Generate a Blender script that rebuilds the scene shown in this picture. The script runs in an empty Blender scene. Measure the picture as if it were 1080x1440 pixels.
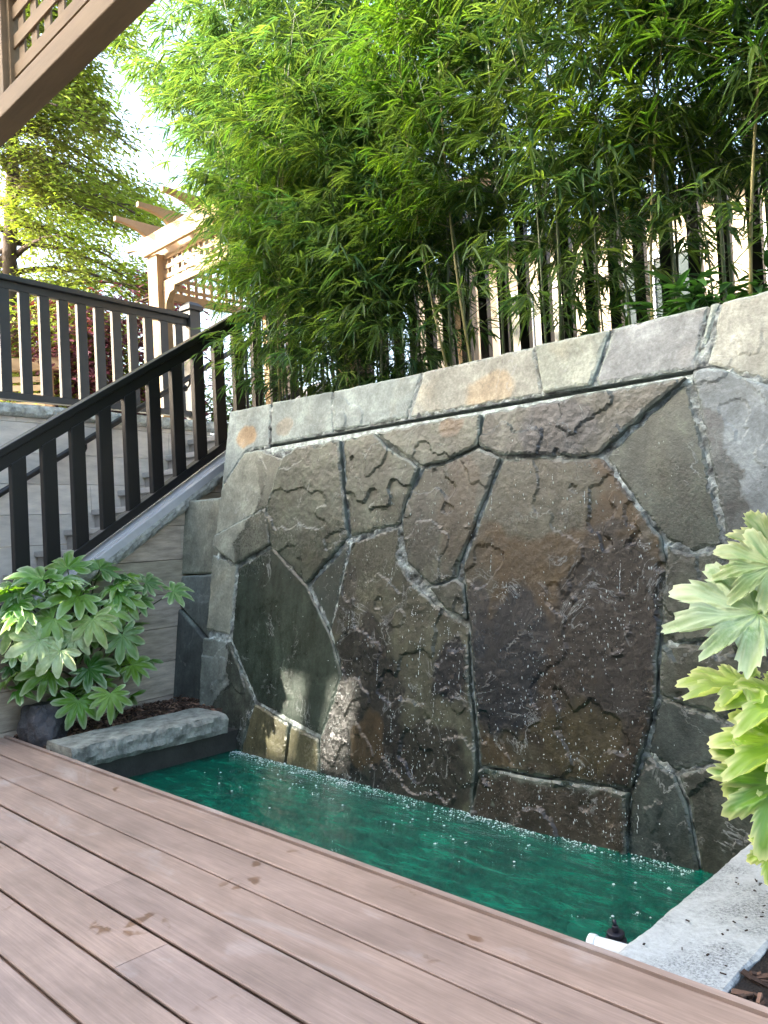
import bpy, bmesh, math, random
import numpy as np
from mathutils import Vector, Matrix, noise, geometry

random.seed(7); RNG = np.random.default_rng(7)
sc = bpy.context.scene
COL = sc.collection
R = math.radians

# ---------------------------------------------------------------- camera model (survey of the place)
FPX = 1140.0; CX, CY = 540.0, 720.0; CAMH = 1.0
def _n(v): return v/np.linalg.norm(v)
_d1 = _n(np.array([-630-CX, 805-CY, FPX])); _d2 = _n(np.array([1650-CX, 690-CY, FPX]))
_X = -_d1; _Y = _n(_d2-_X*np.dot(_X, _d2)); _Z = np.cross(_X, _Y)
RW = np.stack([_X, _Y, _Z]); CAM = np.array([0, 0, CAMH])
def ray(px, py): return RW @ np.array([(px-CX)/FPX, (py-CY)/FPX, 1.0])
def on_z(px, py, z): r = ray(px, py); return CAM+r*((z-CAMH)/r[2])
def on_y(px, py, y): r = ray(px, py); return CAM+r*(y/r[1])
def on_x(px, py, x): r = ray(px, py); return CAM+r*(x/r[0])
def on_pl(px, py, p0, n): r = ray(px, py); return CAM+r*(np.dot(p0-CAM, n)/np.dot(r, n))
def at_d(px, py, d): return CAM+_n(ray(px, py))*d

# ---------------------------------------------------------------- object helpers
def props(o, label=None, cat=None, group=None, kind=None):
    if label: o['label'] = label
    if cat: o['category'] = cat
    if group: o['group'] = group
    if kind: o['kind'] = kind
    return o
def empty(name, loc, label=None, cat=None, group=None, rz=0):
    o = bpy.data.objects.new(name, None); COL.objects.link(o)
    o.location = loc; o.rotation_euler = (0, 0, rz); o.empty_display_size = .1
    return props(o, label, cat, group)
class MB:
    """collects raw geometry, links it as one mesh object"""
    def __init__(s): s.v = []; s.f = []; s.c = []; s.sm = []
    def add(s, vs, fs, col=(1, 1, 1), smooth=False):
        b = len(s.v); s.v.extend([tuple(map(float, q)) for q in vs])
        s.f.extend([tuple(i+b for i in f) for f in fs]); s.sm.extend([smooth]*len(fs))
        if len(vs) and not hasattr(col[0], '__len__'): s.c.extend([col]*len(vs))
        else: s.c.extend(col)
    def box(s, a, b, col=(1, 1, 1), M=None):
        (x0, y0, z0), (x1, y1, z1) = a, b
        vs = [(x0,y0,z0),(x1,y0,z0),(x1,y1,z0),(x0,y1,z0),(x0,y0,z1),(x1,y0,z1),(x1,y1,z1),(x0,y1,z1)]
        if M is not None: vs = [M @ Vector(q) for q in vs]
        s.add(vs, [(0,3,2,1),(4,5,6,7),(0,1,5,4),(1,2,6,5),(2,3,7,6),(3,0,4,7)], col)
    def bar(s, p, q, w, h, up=(0, 0, 1), col=(1, 1, 1)):
        p = Vector(p); q = Vector(q); d = (q-p).normalized(); sd = d.cross(Vector(up)).normalized(); u = sd.cross(d)
        vs = []
        for e in (p, q):
            for a, b in ((-1,-1),(1,-1),(1,1),(-1,1)): vs.append(e+sd*(a*w/2)+u*(b*h/2))
        s.add(vs, [(0,1,2,3),(7,6,5,4),(0,4,5,1),(1,5,6,2),(2,6,7,3),(3,7,4,0)], col)
    def tube(s, pts, rad, n=8, col=(1, 1, 1)):
        pts = [Vector(p) for p in pts]; m = len(pts)
        if not hasattr(rad, '__len__'): rad = [rad]*m
        ref = Vector((0.31, .87, .12)); vs = []; fs = []
        for i, p in enumerate(pts):
            d = (pts[min(i+1, m-1)]-pts[max(i-1, 0)]).normalized()
            a = d.cross(ref).normalized(); b = d.cross(a)
            for k in range(n):
                t = 2*math.pi*k/n; vs.append(p+(a*math.cos(t)+b*math.sin(t))*rad[i])
        for i in range(m-1):
            for k in range(n):
                fs.append((i*n+k, i*n+(k+1) % n, (i+1)*n+(k+1) % n, (i+1)*n+k))
        fs.append(tuple(range(n-1, -1, -1))); fs.append(tuple((m-1)*n+k for k in range(n)))
        s.add(vs, fs, col, True)
    def prism(s, poly, ext, col=(1, 1, 1)):
        """poly: 3-D points, extruded by vector ext"""
        poly = [Vector(p) for p in poly]; e = Vector(ext); n = len(poly)
        s.add(poly+[p+e for p in poly], [tuple(range(n-1, -1, -1)), tuple(range(n, 2*n))]+[(i, (i+1) % n, n+(i+1) % n, n+i) for i in range(n)], col)
    def mesh(s, name, mat, extra=None):
        me = bpy.data.meshes.new(name); me.from_pydata(s.v, [], s.f)
        me.polygons.foreach_set('use_smooth', s.sm)
        ca = me.color_attributes.new('Col', 'FLOAT_COLOR', 'POINT')
        c = np.ones((len(s.v), 4), np.float32)
        if len(s.v): c[:, :3] = np.array(s.c, np.float32)[:, :3]
        ca.data.foreach_set('color', c.ravel())
        if extra is not None:
            at = me.attributes.new('Wet', 'FLOAT', 'POINT'); at.data.foreach_set('value', np.array(extra, np.float32))
        if mat: me.materials.append(mat)
        me.update(); return me
    def build(s, name, mat, parent=None, bevel=0, extra=None, fixn=True):
        me = s.mesh(name, mat, extra)
        if fixn:
            bm = bmesh.new(); bm.from_mesh(me); bmesh.ops.recalc_face_normals(bm, faces=bm.faces); bm.to_mesh(me); bm.free()
        return link(name, me, parent, bevel)
def link(name, me, parent=None, bevel=0):
    o = bpy.data.objects.new(name, me); COL.objects.link(o)
    if parent:
        o.parent = parent
        if parent.type == 'EMPTY' and me.get('world'): pass
    if bevel:
        m = o.modifiers.new('bevel', 'BEVEL'); m.width = bevel; m.segments = 2; m.limit_method = 'ANGLE'
        m.harden_normals = False
    return o
def loc(mb, org):
    """shift world-space geometry to a thing's own origin"""
    ox, oy, oz = map(float, org); mb.v = [(a-ox, b-oy, c-oz) for a, b, c in mb.v]; return mb
def copy_tree(o, parent=None):
    c = o.copy(); COL.objects.link(c)
    if parent: c.parent = parent
    for ch in list(o.children): copy_tree(ch, c)
    return c

# ---------------------------------------------------------------- materials
def newmat(name):
    m = bpy.data.materials.new(name); m.use_nodes = True; nt = m.node_tree
    for n in list(nt.nodes): nt.nodes.remove(n)
    out = nt.nodes.new('ShaderNodeOutputMaterial'); b = nt.nodes.new('ShaderNodeBsdfPrincipled')
    nt.links.new(b.outputs[0], out.inputs[0]); return m, nt, b, out
def N(nt, t, **kw):
    n = nt.nodes.new(t)
    for k, v in kw.items():
        if k.startswith('i_'): n.inputs[k[2:].replace('_', ' ')].default_value = v
        else: setattr(n, k, v)
    return n
def coords(nt, scale=(1, 1, 1), rot=(0, 0, 0)):
    tc = N(nt, 'ShaderNodeTexCoord'); mp = N(nt, 'ShaderNodeMapping')
    mp.inputs['Scale'].default_value = scale; mp.inputs['Rotation'].default_value = rot
    nt.links.new(tc.outputs['Object'], mp.inputs[0]); return mp.outputs[0]
def noise_n(nt, vec, scale, detail=6, rough=.6, dist=0):
    n = N(nt, 'ShaderNodeTexNoise'); n.inputs['Scale'].default_value = scale; n.inputs['Detail'].default_value = detail
    n.inputs['Roughness'].default_value = rough; n.inputs['Distortion'].default_value = dist
    nt.links.new(vec, n.inputs['Vector']); return n.outputs[0]
def ramp(nt, fac, stops):
    r = N(nt, 'ShaderNodeValToRGB'); e = r.color_ramp.elements
    while len(e) < len(stops): e.new(.5)
    for el, (p, c) in zip(e, stops):
        el.position = p; el.color = (c, c, c, 1) if not hasattr(c, '__len__') else (*c, 1)
    nt.links.new(fac, r.inputs[0]); return r.outputs[0]
def mul(nt, a, b, fac=1.0, mode='MULTIPLY'):
    m = N(nt, 'ShaderNodeMix', data_type='RGBA', blend_type=mode)
    for sock, v in ((m.inputs[0], fac), (m.inputs[6], a), (m.inputs[7], b)):
        if isinstance(v, (int, float)): sock.default_value = v
        elif isinstance(v, tuple): sock.default_value = (*v, 1)
        else: nt.links.new(v, sock)
    return m.outputs[2]
def math_n(nt, op, a, b=0.0):
    m = N(nt, 'ShaderNodeMath', operation=op)
    for sock, v in ((m.inputs[0], a), (m.inputs[1], b)):
        if isinstance(v, (int, float)): sock.default_value = v
        else: nt.links.new(v, sock)
    return m.outputs[0]
def bump(nt, b, h, strength=.4, dist=.01, prev=None):
    n = N(nt, 'ShaderNodeBump'); n.inputs['Strength'].default_value = strength; n.inputs['Distance'].default_value = dist
    nt.links.new(h, n.inputs['Height'])
    if prev is not None: nt.links.new(prev, n.inputs['Normal'])
    nt.links.new(n.outputs[0], b.inputs['Normal']); return n.outputs[0]
def attr(nt, name='Col'):
    a = N(nt, 'ShaderNodeAttribute'); a.attribute_name = name; return a
L = lambda nt, a, b: nt.links.new(a, b)

def mat_simple(name, col, rough=.6, nscale=12, lo=.75, hi=1.2, bstr=.25, bdist=.004, stretch=(1, 1, 1), metal=0, usecol=True, spec=.5):
    m, nt, b, o = newmat(name); v = coords(nt, stretch)
    n1 = noise_n(nt, v, nscale, 8, .65)
    c = ramp(nt, n1, [(.25, tuple(x*lo for x in col)), (.75, tuple(min(1, x*hi) for x in col))])
    if usecol: c = mul(nt, c, attr(nt).outputs['Color'])
    L(nt, c, b.inputs['Base Color']); b.inputs['Roughness'].default_value = rough; b.inputs['Metallic'].default_value = metal
    b.inputs['Specular IOR Level'].default_value = spec
    if bstr: bump(nt, b, noise_n(nt, v, nscale*4, 8, .7), bstr, bdist)
    return m

def mat_stone(name):
    """colour and wetness come from the stone itself (attributes); cleft grain from noise"""
    m, nt, b, o = newmat(name); v = coords(nt); vs = coords(nt, (1, 1, .22))
    wet = attr(nt, 'Wet').outputs['Fac']; col = attr(nt).outputs['Color']
    n1 = noise_n(nt, v, 9, 10, .72, .4); n2 = noise_n(nt, v, 70, 6, .7); n3 = noise_n(nt, vs, 16, 6, .6, .3); n4 = noise_n(nt, v, 3.2, 5, .6, .8)
    c = mul(nt, col, ramp(nt, n1, [(.28, .55), (.5, .95), (.74, 1.5)]))
    c = mul(nt, c, ramp(nt, n2, [(.3, .72), (.7, 1.3)]))
    # damp run marks only on the wet rock
    c = mul(nt, c, ramp(nt, n3, [(.35, .62), (.62, 1.15)]), math_n(nt, 'MULTIPLY', wet, .8))
    # rust and iron tints
    c = mul(nt, c, (1.2, .97, .74), ramp(nt, n4, [(.55, 0.), (.7, .28)]))
    c = mul(nt, c, (.90, 1.0, .92))
    c = mul(nt, c, (.335, .345, .325), wet)
    # calcite veins along old breaks
    vn = math_n(nt, 'ABSOLUTE', math_n(nt, 'SUBTRACT', noise_n(nt, v, 3.6, 9, .62, 1.1), .5))
    vn = math_n(nt, 'MULTIPLY', ramp(nt, vn, [(.0, 1.), (.011, 0.)]), ramp(nt, noise_n(nt, v, 5.5, 3, .5), [(.52, 0.), (.62, .55)]))
    c = mul(nt, c, (.36, .39, .37), vn, 'MIX')
    # pale mineral flecks
    fl = ramp(nt, noise_n(nt, vs, 42, 4, .75, 1.2), [(.66, 0.), (.74, .55)])
    c = mul(nt, c, (.33, .36, .34), math_n(nt, 'MULTIPLY', fl, .7), 'MIX')
    L(nt, c, b.inputs['Base Color'])
    rr = math_n(nt, 'SUBTRACT', .88, math_n(nt, 'MULTIPLY', wet, .67))
    L(nt, math_n(nt, 'ADD', rr, math_n(nt, 'MULTIPLY', math_n(nt, 'SUBTRACT', n2, .5), .25)), b.inputs['Roughness'])
    b0_ = bump(nt, b, vn, .5, .006); b1 = bump(nt, b, n1, .32, .012, b0_); bump(nt, b, noise_n(nt, v, 120, 5, .75), .55, .004, b1)
    return m

def mat_leaf(name, trans=.35, rough=.42, tint=(1, 1, 1), vein=False):
    m, nt, b, o = newmat(name); col = attr(nt).outputs['Color']; v = coords(nt)
    oi = N(nt, 'ShaderNodeObjectInfo')
    c = mul(nt, col, ramp(nt, noise_n(nt, v, 5, 3), [(.3, .75), (.7, 1.25)]))
    c = mul(nt, c, ramp(nt, oi.outputs['Random'], [(0, (.62, .75, .85)), (.5, (.95, .98, .9)), (1, (1.35, 1.2, .8))])); c = mul(nt, c, tint)
    L(nt, c, b.inputs['Base Color']); b.inputs['Roughness'].default_value = rough
    tr = N(nt, 'ShaderNodeBsdfTranslucent'); L(nt, mul(nt, c, (1.45, 1.55, .65)), tr.inputs[0])
    mx = N(nt, 'ShaderNodeMixShader'); mx.inputs[0].default_value = trans
    L(nt, b.outputs[0], mx.inputs[1]); L(nt, tr.outputs[0], mx.inputs[2]); L(nt, mx.outputs[0], o.inputs[0])
    return m

M = {}
M['stone'] = mat_stone('cleft_stone')
M['mortar'] = mat_simple('mortar', (.25, .285, .27), .65, 30, .15, 2.2, 1, .016)
M['dark'] = mat_simple('shade_black', (.006, .006, .006), .8, 10, bstr=0)  # near-black standing in for shade in the slot and under the deck
M['soil'] = mat_simple('soil', (.028, .02, .015), .95, 25, .5, 1.6, 1, .03)
M['mulch'] = mat_simple('bark_mulch', (.11, .07, .05), .9, 40, .5, 1.5, .6, .004)
M['black_paint'] = mat_simple('black_paint', (.006, .006, .0065), .4, 6, .8, 1.25, .12, .002, (1, 1, .3))
M['grey_paint'] = mat_simple('grey_paint', (.050, .054, .056), .5, 6, .85, 1.15, .1, .002)
M['cedar'] = mat_simple('cedar', (.33, .225, .125), .68, 7, .72, 1.2, .3, .004, (.25, 1, 1))
M['cedar_near'] = mat_simple('cedar_weathered', (.27, .185, .095), .7, 9, .6, 1.3, .35, .004, (.15, 1, 1))
M['limestone'] = mat_simple('limestone', (.74, .70, .64), .8, 5, .75, 1.15, .5, .006, (1, 1, 4))
M['sidewall'] = mat_simple('side_wall_block', (.54, .47, .38), .8, 6, .40, 1.3, .6, .008, (1, .7, 4.5))
M['coping'] = mat_simple('rock_faced_coping', (.46, .48, .43), .85, 16, .22, 1.5, 1, .02)
M['edging'] = mat_simple('weathered_edging', (.33, .345, .30), .85, 13, .18, 1.7, 1, .02)
M['flash'] = mat_simple('pale_flashing', (.50, .51, .52), .45, 8, .85, 1.1, .1, .002)
M['tread'] = mat_simple('stair_tread', (.46, .45, .42), .8, 14, .8, 1.15, .4, .004)
M['plaster'] = mat_simple('house_wall', (.42, .36, .28), .85, 3, .94, 1.04, .1, .003)
M['white'] = mat_simple('white_trim', (.78, .78, .76), .5, 6, .95, 1.03, 0)
M['glass'] = mat_simple('window_glass', (.05, .065, .07), .08, 3, .8, 1.2, 0)
M['bark'] = mat_simple('tree_bark', (.085, .062, .048), .9, 14, .5, 1.5, .8, .02, (1, 1, .25))
M['culm'] = mat_simple('bamboo_culm', (1, 1, 1), .38, 9, .75, 1.15, .1, .002, (1, 1, .3))
M['stem'] = mat_simple('green_stem', (1, 1, 1), .5, 20, .8, 1.15, .1, .002)
M['bamboo_leaf'] = mat_leaf('bamboo_leaf', .54, .34)
M['fatsia_leaf'] = mat_leaf('fatsia_leaf', .3, .33)
M['conifer'] = mat_leaf('conifer_spray', .35, .6)
M['maple'] = mat_leaf('maple_leaf', .3, .5)
M['shrub'] = mat_leaf('shrub_leaf', .35, .5)
M['rock'] = mat_simple('garden_rock', (.05, .052, .058), .6, 7, .5, 1.5, .9, .02)
M['pvc'] = mat_simple('white_plastic', (.75, .78, .76), .35, 5, .95, 1.03, 0)
M['blackplastic'] = mat_simple('black_plastic', (.015, .015, .025), .35, 8, .7, 1.4, .1, .002)
M['foam'] = mat_simple('water_foam', (.62, .70, .68), .15, 30, .8, 1.1, 0)
M['roof'] = mat_simple('roof_shingle', (.10, .09, .085), .9, 12, .6, 1.3, .5, .01)
m, nt, b, o = newmat('variegated_leaf'); v = coords(nt)
sp_ = ramp(nt, noise_n(nt, v, 38, 5, .7), [(.40, 0.), (.62, 1.)]); lg = ramp(nt, noise_n(nt, v, 7, 3, .6), [(.38, .15), (.66, 1.)])
c = mul(nt, attr(nt).outputs['Color'], (.13, .30, .035), math_n(nt, 'MULTIPLY', math_n(nt, 'MULTIPLY', sp_, lg), .68), 'MIX')
L(nt, c, b.inputs['Base Color']); b.inputs['Roughness'].default_value = .38; bump(nt, b, noise_n(nt, v, 60, 3), .2, .002)
tr = N(nt, 'ShaderNodeBsdfTranslucent'); L(nt, c, tr.inputs[0]); mx = N(nt, 'ShaderNodeMixShader'); mx.inputs[0].default_value = .25
L(nt, b.outputs[0], mx.inputs[1]); L(nt, tr.outputs[0], mx.inputs[2]); L(nt, mx.outputs[0], o.inputs[0]); M['variegated'] = m
fm = M['foam'].node_tree; ft = N(fm, 'ShaderNodeBsdfTransparent'); fx = N(fm, 'ShaderNodeMixShader'); fx.inputs[0].default_value = .85
fb = [q for q in fm.nodes if q.type == 'BSDF_PRINCIPLED'][0]; fo_ = [q for q in fm.nodes if q.type == 'OUTPUT_MATERIAL'][0]
L(fm, ft.outputs[0], fx.inputs[1]); L(fm, fb.outputs[0], fx.inputs[2]); L(fm, fx.outputs[0], fo_.inputs[0])
# concrete slab with lichen and grit
m, nt, b, o = newmat('slab_concrete'); v = coords(nt)
n1 = noise_n(nt, v, 4.5, 6, .65, .6); n2 = noise_n(nt, v, 130, 4, .8); n3 = noise_n(nt, v, 45, 5, .8)
msk = ramp(nt, n1, [(.44, 0.), (.58, 1.)])
c = mul(nt, (.52, .545, .53), ramp(nt, n3, [(.3, .72), (.65, 1.08)]))
c = mul(nt, c, ramp(nt, n2, [(.36, .22), (.58, .97)]), msk)
c = mul(nt, c, ramp(nt, n2, [(.28, .5), (.4, 1.)]))
L(nt, c, b.inputs['Base Color']); b.inputs['Roughness'].default_value = .85
bump(nt, b, n2, .5, .004, bump(nt, b, n3, .5, .006)); M['slab'] = m
# composite decking
m, nt, b, o = newmat('deck_board'); v = coords(nt, (.05, 1, 1)); v1 = coords(nt); v3 = coords(nt, (.35, 1, 1))
g = noise_n(nt, v, 60, 8, .7); g2 = noise_n(nt, v3, 9, 6, .65, .5); sp = noise_n(nt, v1, 55, 3, .6)
c = mul(nt, attr(nt).outputs['Color'], ramp(nt, g, [(.25, .80), (.75, 1.16)]))
gf = noise_n(nt, coords(nt, (.025, 1, 1)), 230, 4, .7)
c = mul(nt, c, ramp(nt, gf, [(.3, .84), (.65, 1.06)]))
c = mul(nt, c, ramp(nt, noise_n(nt, v1, 2.2, 5, .65), [(.3, .86), (.7, 1.1)]))
c = mul(nt, c, ramp(nt, g2, [(.3, .76), (.72, 1.16)]))
pale = ramp(nt, noise_n(nt, v3, 5, 5, .6, .7), [(.58, 0.), (.74, .45)])
c = mul(nt, c, (.60, .55, .53), pale, 'MIX')
st = ramp(nt, noise_n(nt, v1, 4.2, 2, .5), [(.64, 0.), (.68, 1.)]); st2 = ramp(nt, noise_n(nt, v1, 21, 2, .4, .4), [(.56, 0.), (.61, 1.)])
stm = math_n(nt, 'MULTIPLY', st, st2)
c = mul(nt, c, (.60, .50, .40), stm)
c = mul(nt, c, (.35, .3, .28), ramp(nt, noise_n(nt, v1, 46, 2, .5), [(.80, 0.), (.82, .8)]))
L(nt, c, b.inputs['Base Color'])
L(nt, math_n(nt, 'SUBTRACT', ramp(nt, g2, [(.3, .50), (.7, .64)]), math_n(nt, 'MULTIPLY', stm, .22)), b.inputs['Roughness'])
bump(nt, b, gf, .3, .0012, bump(nt, b, g, .2, .0015)); M['deck'] = m
# pool water: green, rippled, slightly see-through; ripple lights and darks painted into the colour
m, nt, b, o = newmat('pool_water'); v = coords(nt, (1, 2.2, 1)); v2 = coords(nt)
cl = ramp(nt, noise_n(nt, coords(nt, (1, 2.8, 1)), 6.0, 5, .62, .9), [(.30, (.0004, .042, .033)), (.5, (.0006, .098, .062)), (.72, (.003, .20, .118))])
L(nt, cl, b.inputs['Base Color']); b.inputs['Roughness'].default_value = .07; b.inputs['IOR'].default_value = 1.33
b1 = bump(nt, b, noise_n(nt, v, 7, 4, .6, .8), .5, .05); bump(nt, b, noise_n(nt, v, 26, 4, .6), .4, .012, b1)
tr = N(nt, 'ShaderNodeBsdfTransparent'); tr.inputs[0].default_value = (.25, .8, .66, 1)
mx = N(nt, 'ShaderNodeMixShader'); mx.inputs[0].default_value = .80
L(nt, tr.outputs[0], mx.inputs[1]); L(nt, b.outputs[0], mx.inputs[2]); L(nt, mx.outputs[0], o.inputs[0]); M['water'] = m

# ================================================================ SETTING
mb = MB(); mb.box((-60, -60, -1.2), (60, 60, -1.0)); props(mb.build('ground', M['soil']), kind='structure')
# terrace earth behind the wall
mb = MB(); mb.box((-4.35, 3.22, -.9), (3, 14, 1.70)); props(mb.build('raised_earth', M['soil']), kind='structure')

# ---- deck: boards as one surface
WATER_Z = -.18
mb = MB()
gaps = [1.665, 1.514, 1.362, 1.211, 1.059, .905, .755, .604, .453, .302, .151, 0, -.15, -.3, -.45, -.6, -.75, -.9, -1.05, -1.2, -1.35, -1.5]
def board(x0, x1, y0, y1):
    t = random.uniform(.9, 1.08); w = random.uniform(-.012, .012)
    col = ((.425+w)*t, .300*t, (.237-w)*t); z = random.uniform(-.0012, .0012)
    b_ = .0025
    pr = [(y0, -.028+z), (y0, -.022+z), (y0+.014, -.021+z), (y0+.014, -.008+z), (y0, -.007+z), (y0, -b_+z), (y0+b_, z), (y1-b_, z), (y1, -b_+z), (y1, -.007+z), (y1-.014, -.008+z), (y1-.014, -.021+z), (y1, -.022+z), (y1, -.028+z)]
    n = 24
    vs = []; fs = []
    for i in range(n+1):
        x = x0+(x1-x0)*i/n
        for (y, zz) in pr: vs.append((x, y, zz))
    k = len(pr)
    for i in range(n):
        for j in range(k-1): fs.append((i*k+j, i*k+j+1, (i+1)*k+j+1, (i+1)*k+j))
        fs.append((i*k+k-1, i*k, (i+1)*k, (i+1)*k+k-1))
    fs.append(tuple(range(k))); fs.append(tuple(n*k+j for j in range(k-1, -1, -1)))
    mb.add(vs, fs, col)
joint = {3: -2.298, 4: -1.849, 5: -2.62, 7: -1.6}
for i in range(len(gaps)-1):
    y1 = gaps[i]-.0052; y0 = gaps[i+1]+.0052
    xs = [-7.5, joint.get(i, random.uniform(.5, 2.0)), 3.5]
    for a, b_ in zip(xs, xs[1:]): board(a+.0008, b_-.0008, y0, y1)
# fascia strip: thin edge board on end
mb.box((-7.5, 1.6685, -.16), (3.5, 1.690, .0025), (.40, .29, .235))
props(mb.build('deck', M['deck']), kind='structure')
mb = MB(); mb.box((-7.5, -1.5, -.20), (3.5, 1.640, -.06)); props(mb.build('deck_substructure', M['dark']), kind='structure')

# ---- pool
mb = MB()
nx, ny = 40, 16
mb.add([(-4.3+3.36*i/nx, 1.60+1.2*j/ny, WATER_Z) for i in range(nx+1) for j in range(ny+1)],
       [(i*(ny+1)+j, (i+1)*(ny+1)+j, (i+1)*(ny+1)+j+1, i*(ny+1)+j+1) for i in range(nx) for j in range(ny)], smooth=True)
props(mb.build('water', M['water']), kind='structure')
mpool = mat_simple('pool_lining', (.03, .24, .15), .8, 4.5, .2, 2.0, .2, .004)
mb = MB(); mb.box((-4.4, 1.45, -.95), (-.9, 2.9, -.52)); props(mb.build('pool_floor', mpool), kind='structure')

# ================================================================ FOUNTAIN WALL
WY0, WK = 2.70, .175
WN = np.array([0, -1, WK]); WN = WN/np.linalg.norm(WN); WU = np.array([1., 0, 0]); WV = np.array([0, WK, 1.0])/math.hypot(WK, 1)
WP0 = np.array([0, WY0, 0])
def wl(px, py):
    p = on_pl(px, py, WP0, WN); return (float(p[0]), float(np.dot(p-WP0, WV)))
def w3(u, v, h): return WP0+WU*u+WV*v+WN*h

wall = empty('stone_wall', (0, 0, 0), 'tall grey flagstone fountain wall, wet and stained brown, leaning back over the green pool', 'stone wall')

def area(p): return sum(p[i][0]*p[(i+1) % len(p)][1]-p[(i+1) % len(p)][0]*p[i][1] for i in range(len(p)))/2
def nz(x, y, z=0): return noise.noise(Vector((x, y, z)))
def fbm(x, y, z=0, o=4):
    s = 0; a = 1
    for _ in range(o): s += a*nz(x, y, z); x *= 2.1; y *= 2.1; z += 3.1; a *= .5
    return s
def pin(pts, poly):
    x, y = pts[:, 0], pts[:, 1]; ins = np.zeros(len(pts), bool); n = len(poly)
    for i in range(n):
        x1, y1 = poly[i]; x2, y2 = poly[(i+1) % n]
        c = ((y1 > y) != (y2 > y)) & (x < (x2-x1)*(y-y1)/(y2-y1+1e-12)+x1); ins ^= c
    return ins
def dist_b(pts, poly):
    d = np.full(len(pts), 9.); n = len(poly); P = np.array(poly)
    for i in range(n):
        a = P[i]; e = P[(i+1) % n]-a; t = np.clip(((pts-a)@e)/(e@e+1e-12), 0, 1)
        d = np.minimum(d, np.linalg.norm(pts-a-t[:, None]*e, axis=1))
    return d

def stone_mesh(poly, seed, step=.0105, thick=.03, gap=-.0005, rough=1.0, col=(.2, .2, .2), paint=None, wetf=None, to3=w3, chip=.0045, back=.02):
    if area(poly) < 0: poly = poly[::-1]
    rnd = random.Random(seed); sx, sy = rnd.uniform(0, 99), rnd.uniform(0, 99)
    # resample the edge, roughen it and pull it in by half a joint
    edge = []
    n = len(poly)
    for i in range(n):
        a = np.array(poly[i]); b_ = np.array(poly[(i+1) % n]); ln = np.linalg.norm(b_-a); k = max(1, int(ln/step))
        nr = np.array([-(b_-a)[1], (b_-a)[0]])/max(ln, 1e-9)
        for j in range(k):
            t = j/k; p = a+(b_-a)*t
            w = min(1, min(t, 1-t)*ln/.03)
            edge.append(p+nr*(gap+.0075*rough*fbm(p[0]*16+sx, p[1]*16+sy)*w+.002*nz(p[0]*70, p[1]*70, sx)))
    E_ = np.array(edge)
    # knock the corners off
    for _ in range(1): E_ = .5*E_+.25*(np.roll(E_, 1, 0)+np.roll(E_, -1, 0))
    lo = E_.min(0); hi = E_.max(0)
    gx = np.arange(lo[0], hi[0], step); gy = np.arange(lo[1], hi[1], step*.9)
    G = np.array([(x+(.5*step if j % 2 else 0), y) for j, y in enumerate(gy) for x in gx])
    if len(G):
        r2 = np.random.default_rng(seed); G = G+r2.uniform(-.3, .3, G.shape)*step
        G = G[pin(G, E_)]
    if len(G): G = G[dist_b(G, E_) > step*.55]
    P = np.vstack([E_, G]) if len(G) else E_
    m = len(E_)
    res = geometry.delaunay_2d_cdt([Vector(p) for p in P], [(i, (i+1) % m) for i in range(m)], [], 1, 1e-6)
    V2 = np.array([tuple(v) for v in res[0]]); F = [tuple(f) for f in res[2]]
    d = dist_b(V2, E_)
    tilt = (rnd.uniform(-.02, .02), rnd.uniform(-.02, .02)); cen = E_.mean(0); ang = rnd.uniform(0, 6.28)
    ca, sa = math.cos(ang), math.sin(ang)
    H = np.zeros(len(V2)); C = np.zeros((len(V2), 3)); W = np.zeros(len(V2))
    for i, (u, v) in enumerate(V2):
        q = fbm(u*2.6+sx, v*2.6+sy, 0, 3)*1.6+.9*(u*ca+v*sa)
        q = q*1.15+.25*fbm(u*9+sy, v*9, 4, 3); fr = q-math.floor(q); ter = math.floor(q)+min(1, max(0, (fr-.94)/.06))
        h = thick+.0105*rough*max(-1.5, min(1.5, ter))+.0018*rough*fbm(u*7+sx, v*7+sy, 1)+.0011*rough*fbm(u*38, v*38, sx, 3)+tilt[0]*(u-cen[0])+tilt[1]*(v-cen[1])
        ch = chip*(1+1.2*fbm(u*11+sx, v*11-sy, 2, 2))
        e = max(0, 1-d[i]/max(.004, ch)); h -= e*e*.006
        H[i] = max(h, .0215-.006*e) 
        k = 1+.28*fbm(u*5+sy, v*5+sx, 5, 4)
        c = [col[0]*k, col[1]*k, col[2]*k]
        if paint: c = paint(u, v, c, d[i])
        # lime bloom along the stone's edge
        bl = max(0, 1-d[i]/(.010+.016*max(0, fbm(u*8, v*8, 9, 2))))*max(0, .55+.9*fbm(u*6, v*6, 4, 2))
        bl = min(.85, bl*1.25)
        c = [a*(1-bl)+b_*bl for a, b_ in zip(c, (.34, .375, .365))]
        C[i] = c; W[i] = wetf(u, v) if wetf else 0
    vs = [to3(u, v, h) for (u, v), h in zip(V2, H)]
    nv = len(vs)
    # side ring: use the constrained boundary edges
    ec = {}
    for f in F:
        for a, b_ in zip(f, f[1:]+f[:1]):
            ec[(min(a, b_), max(a, b_))] = ec.get((min(a, b_), max(a, b_)), 0)+1
    bv = {}
    for (a, b_), cn in ec.items():
        if cn == 1:
            for q in (a, b_):
                if q not in bv:
                    bv[q] = nv+len(bv); vs.append(to3(V2[q][0], V2[q][1], -back))
    fs = list(F)
    for f in F:
        for a, b_ in zip(f, f[1:]+f[:1]):
            if ec[(min(a, b_), max(a, b_))] == 1: fs.append((b_, a, bv[a], bv[b_]))
    C2 = list(map(tuple, C))+[tuple(C[q]*.8) for q in bv]; W2 = list(W)+[W[q] for q in bv]
    return vs, fs, C2, W2

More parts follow.
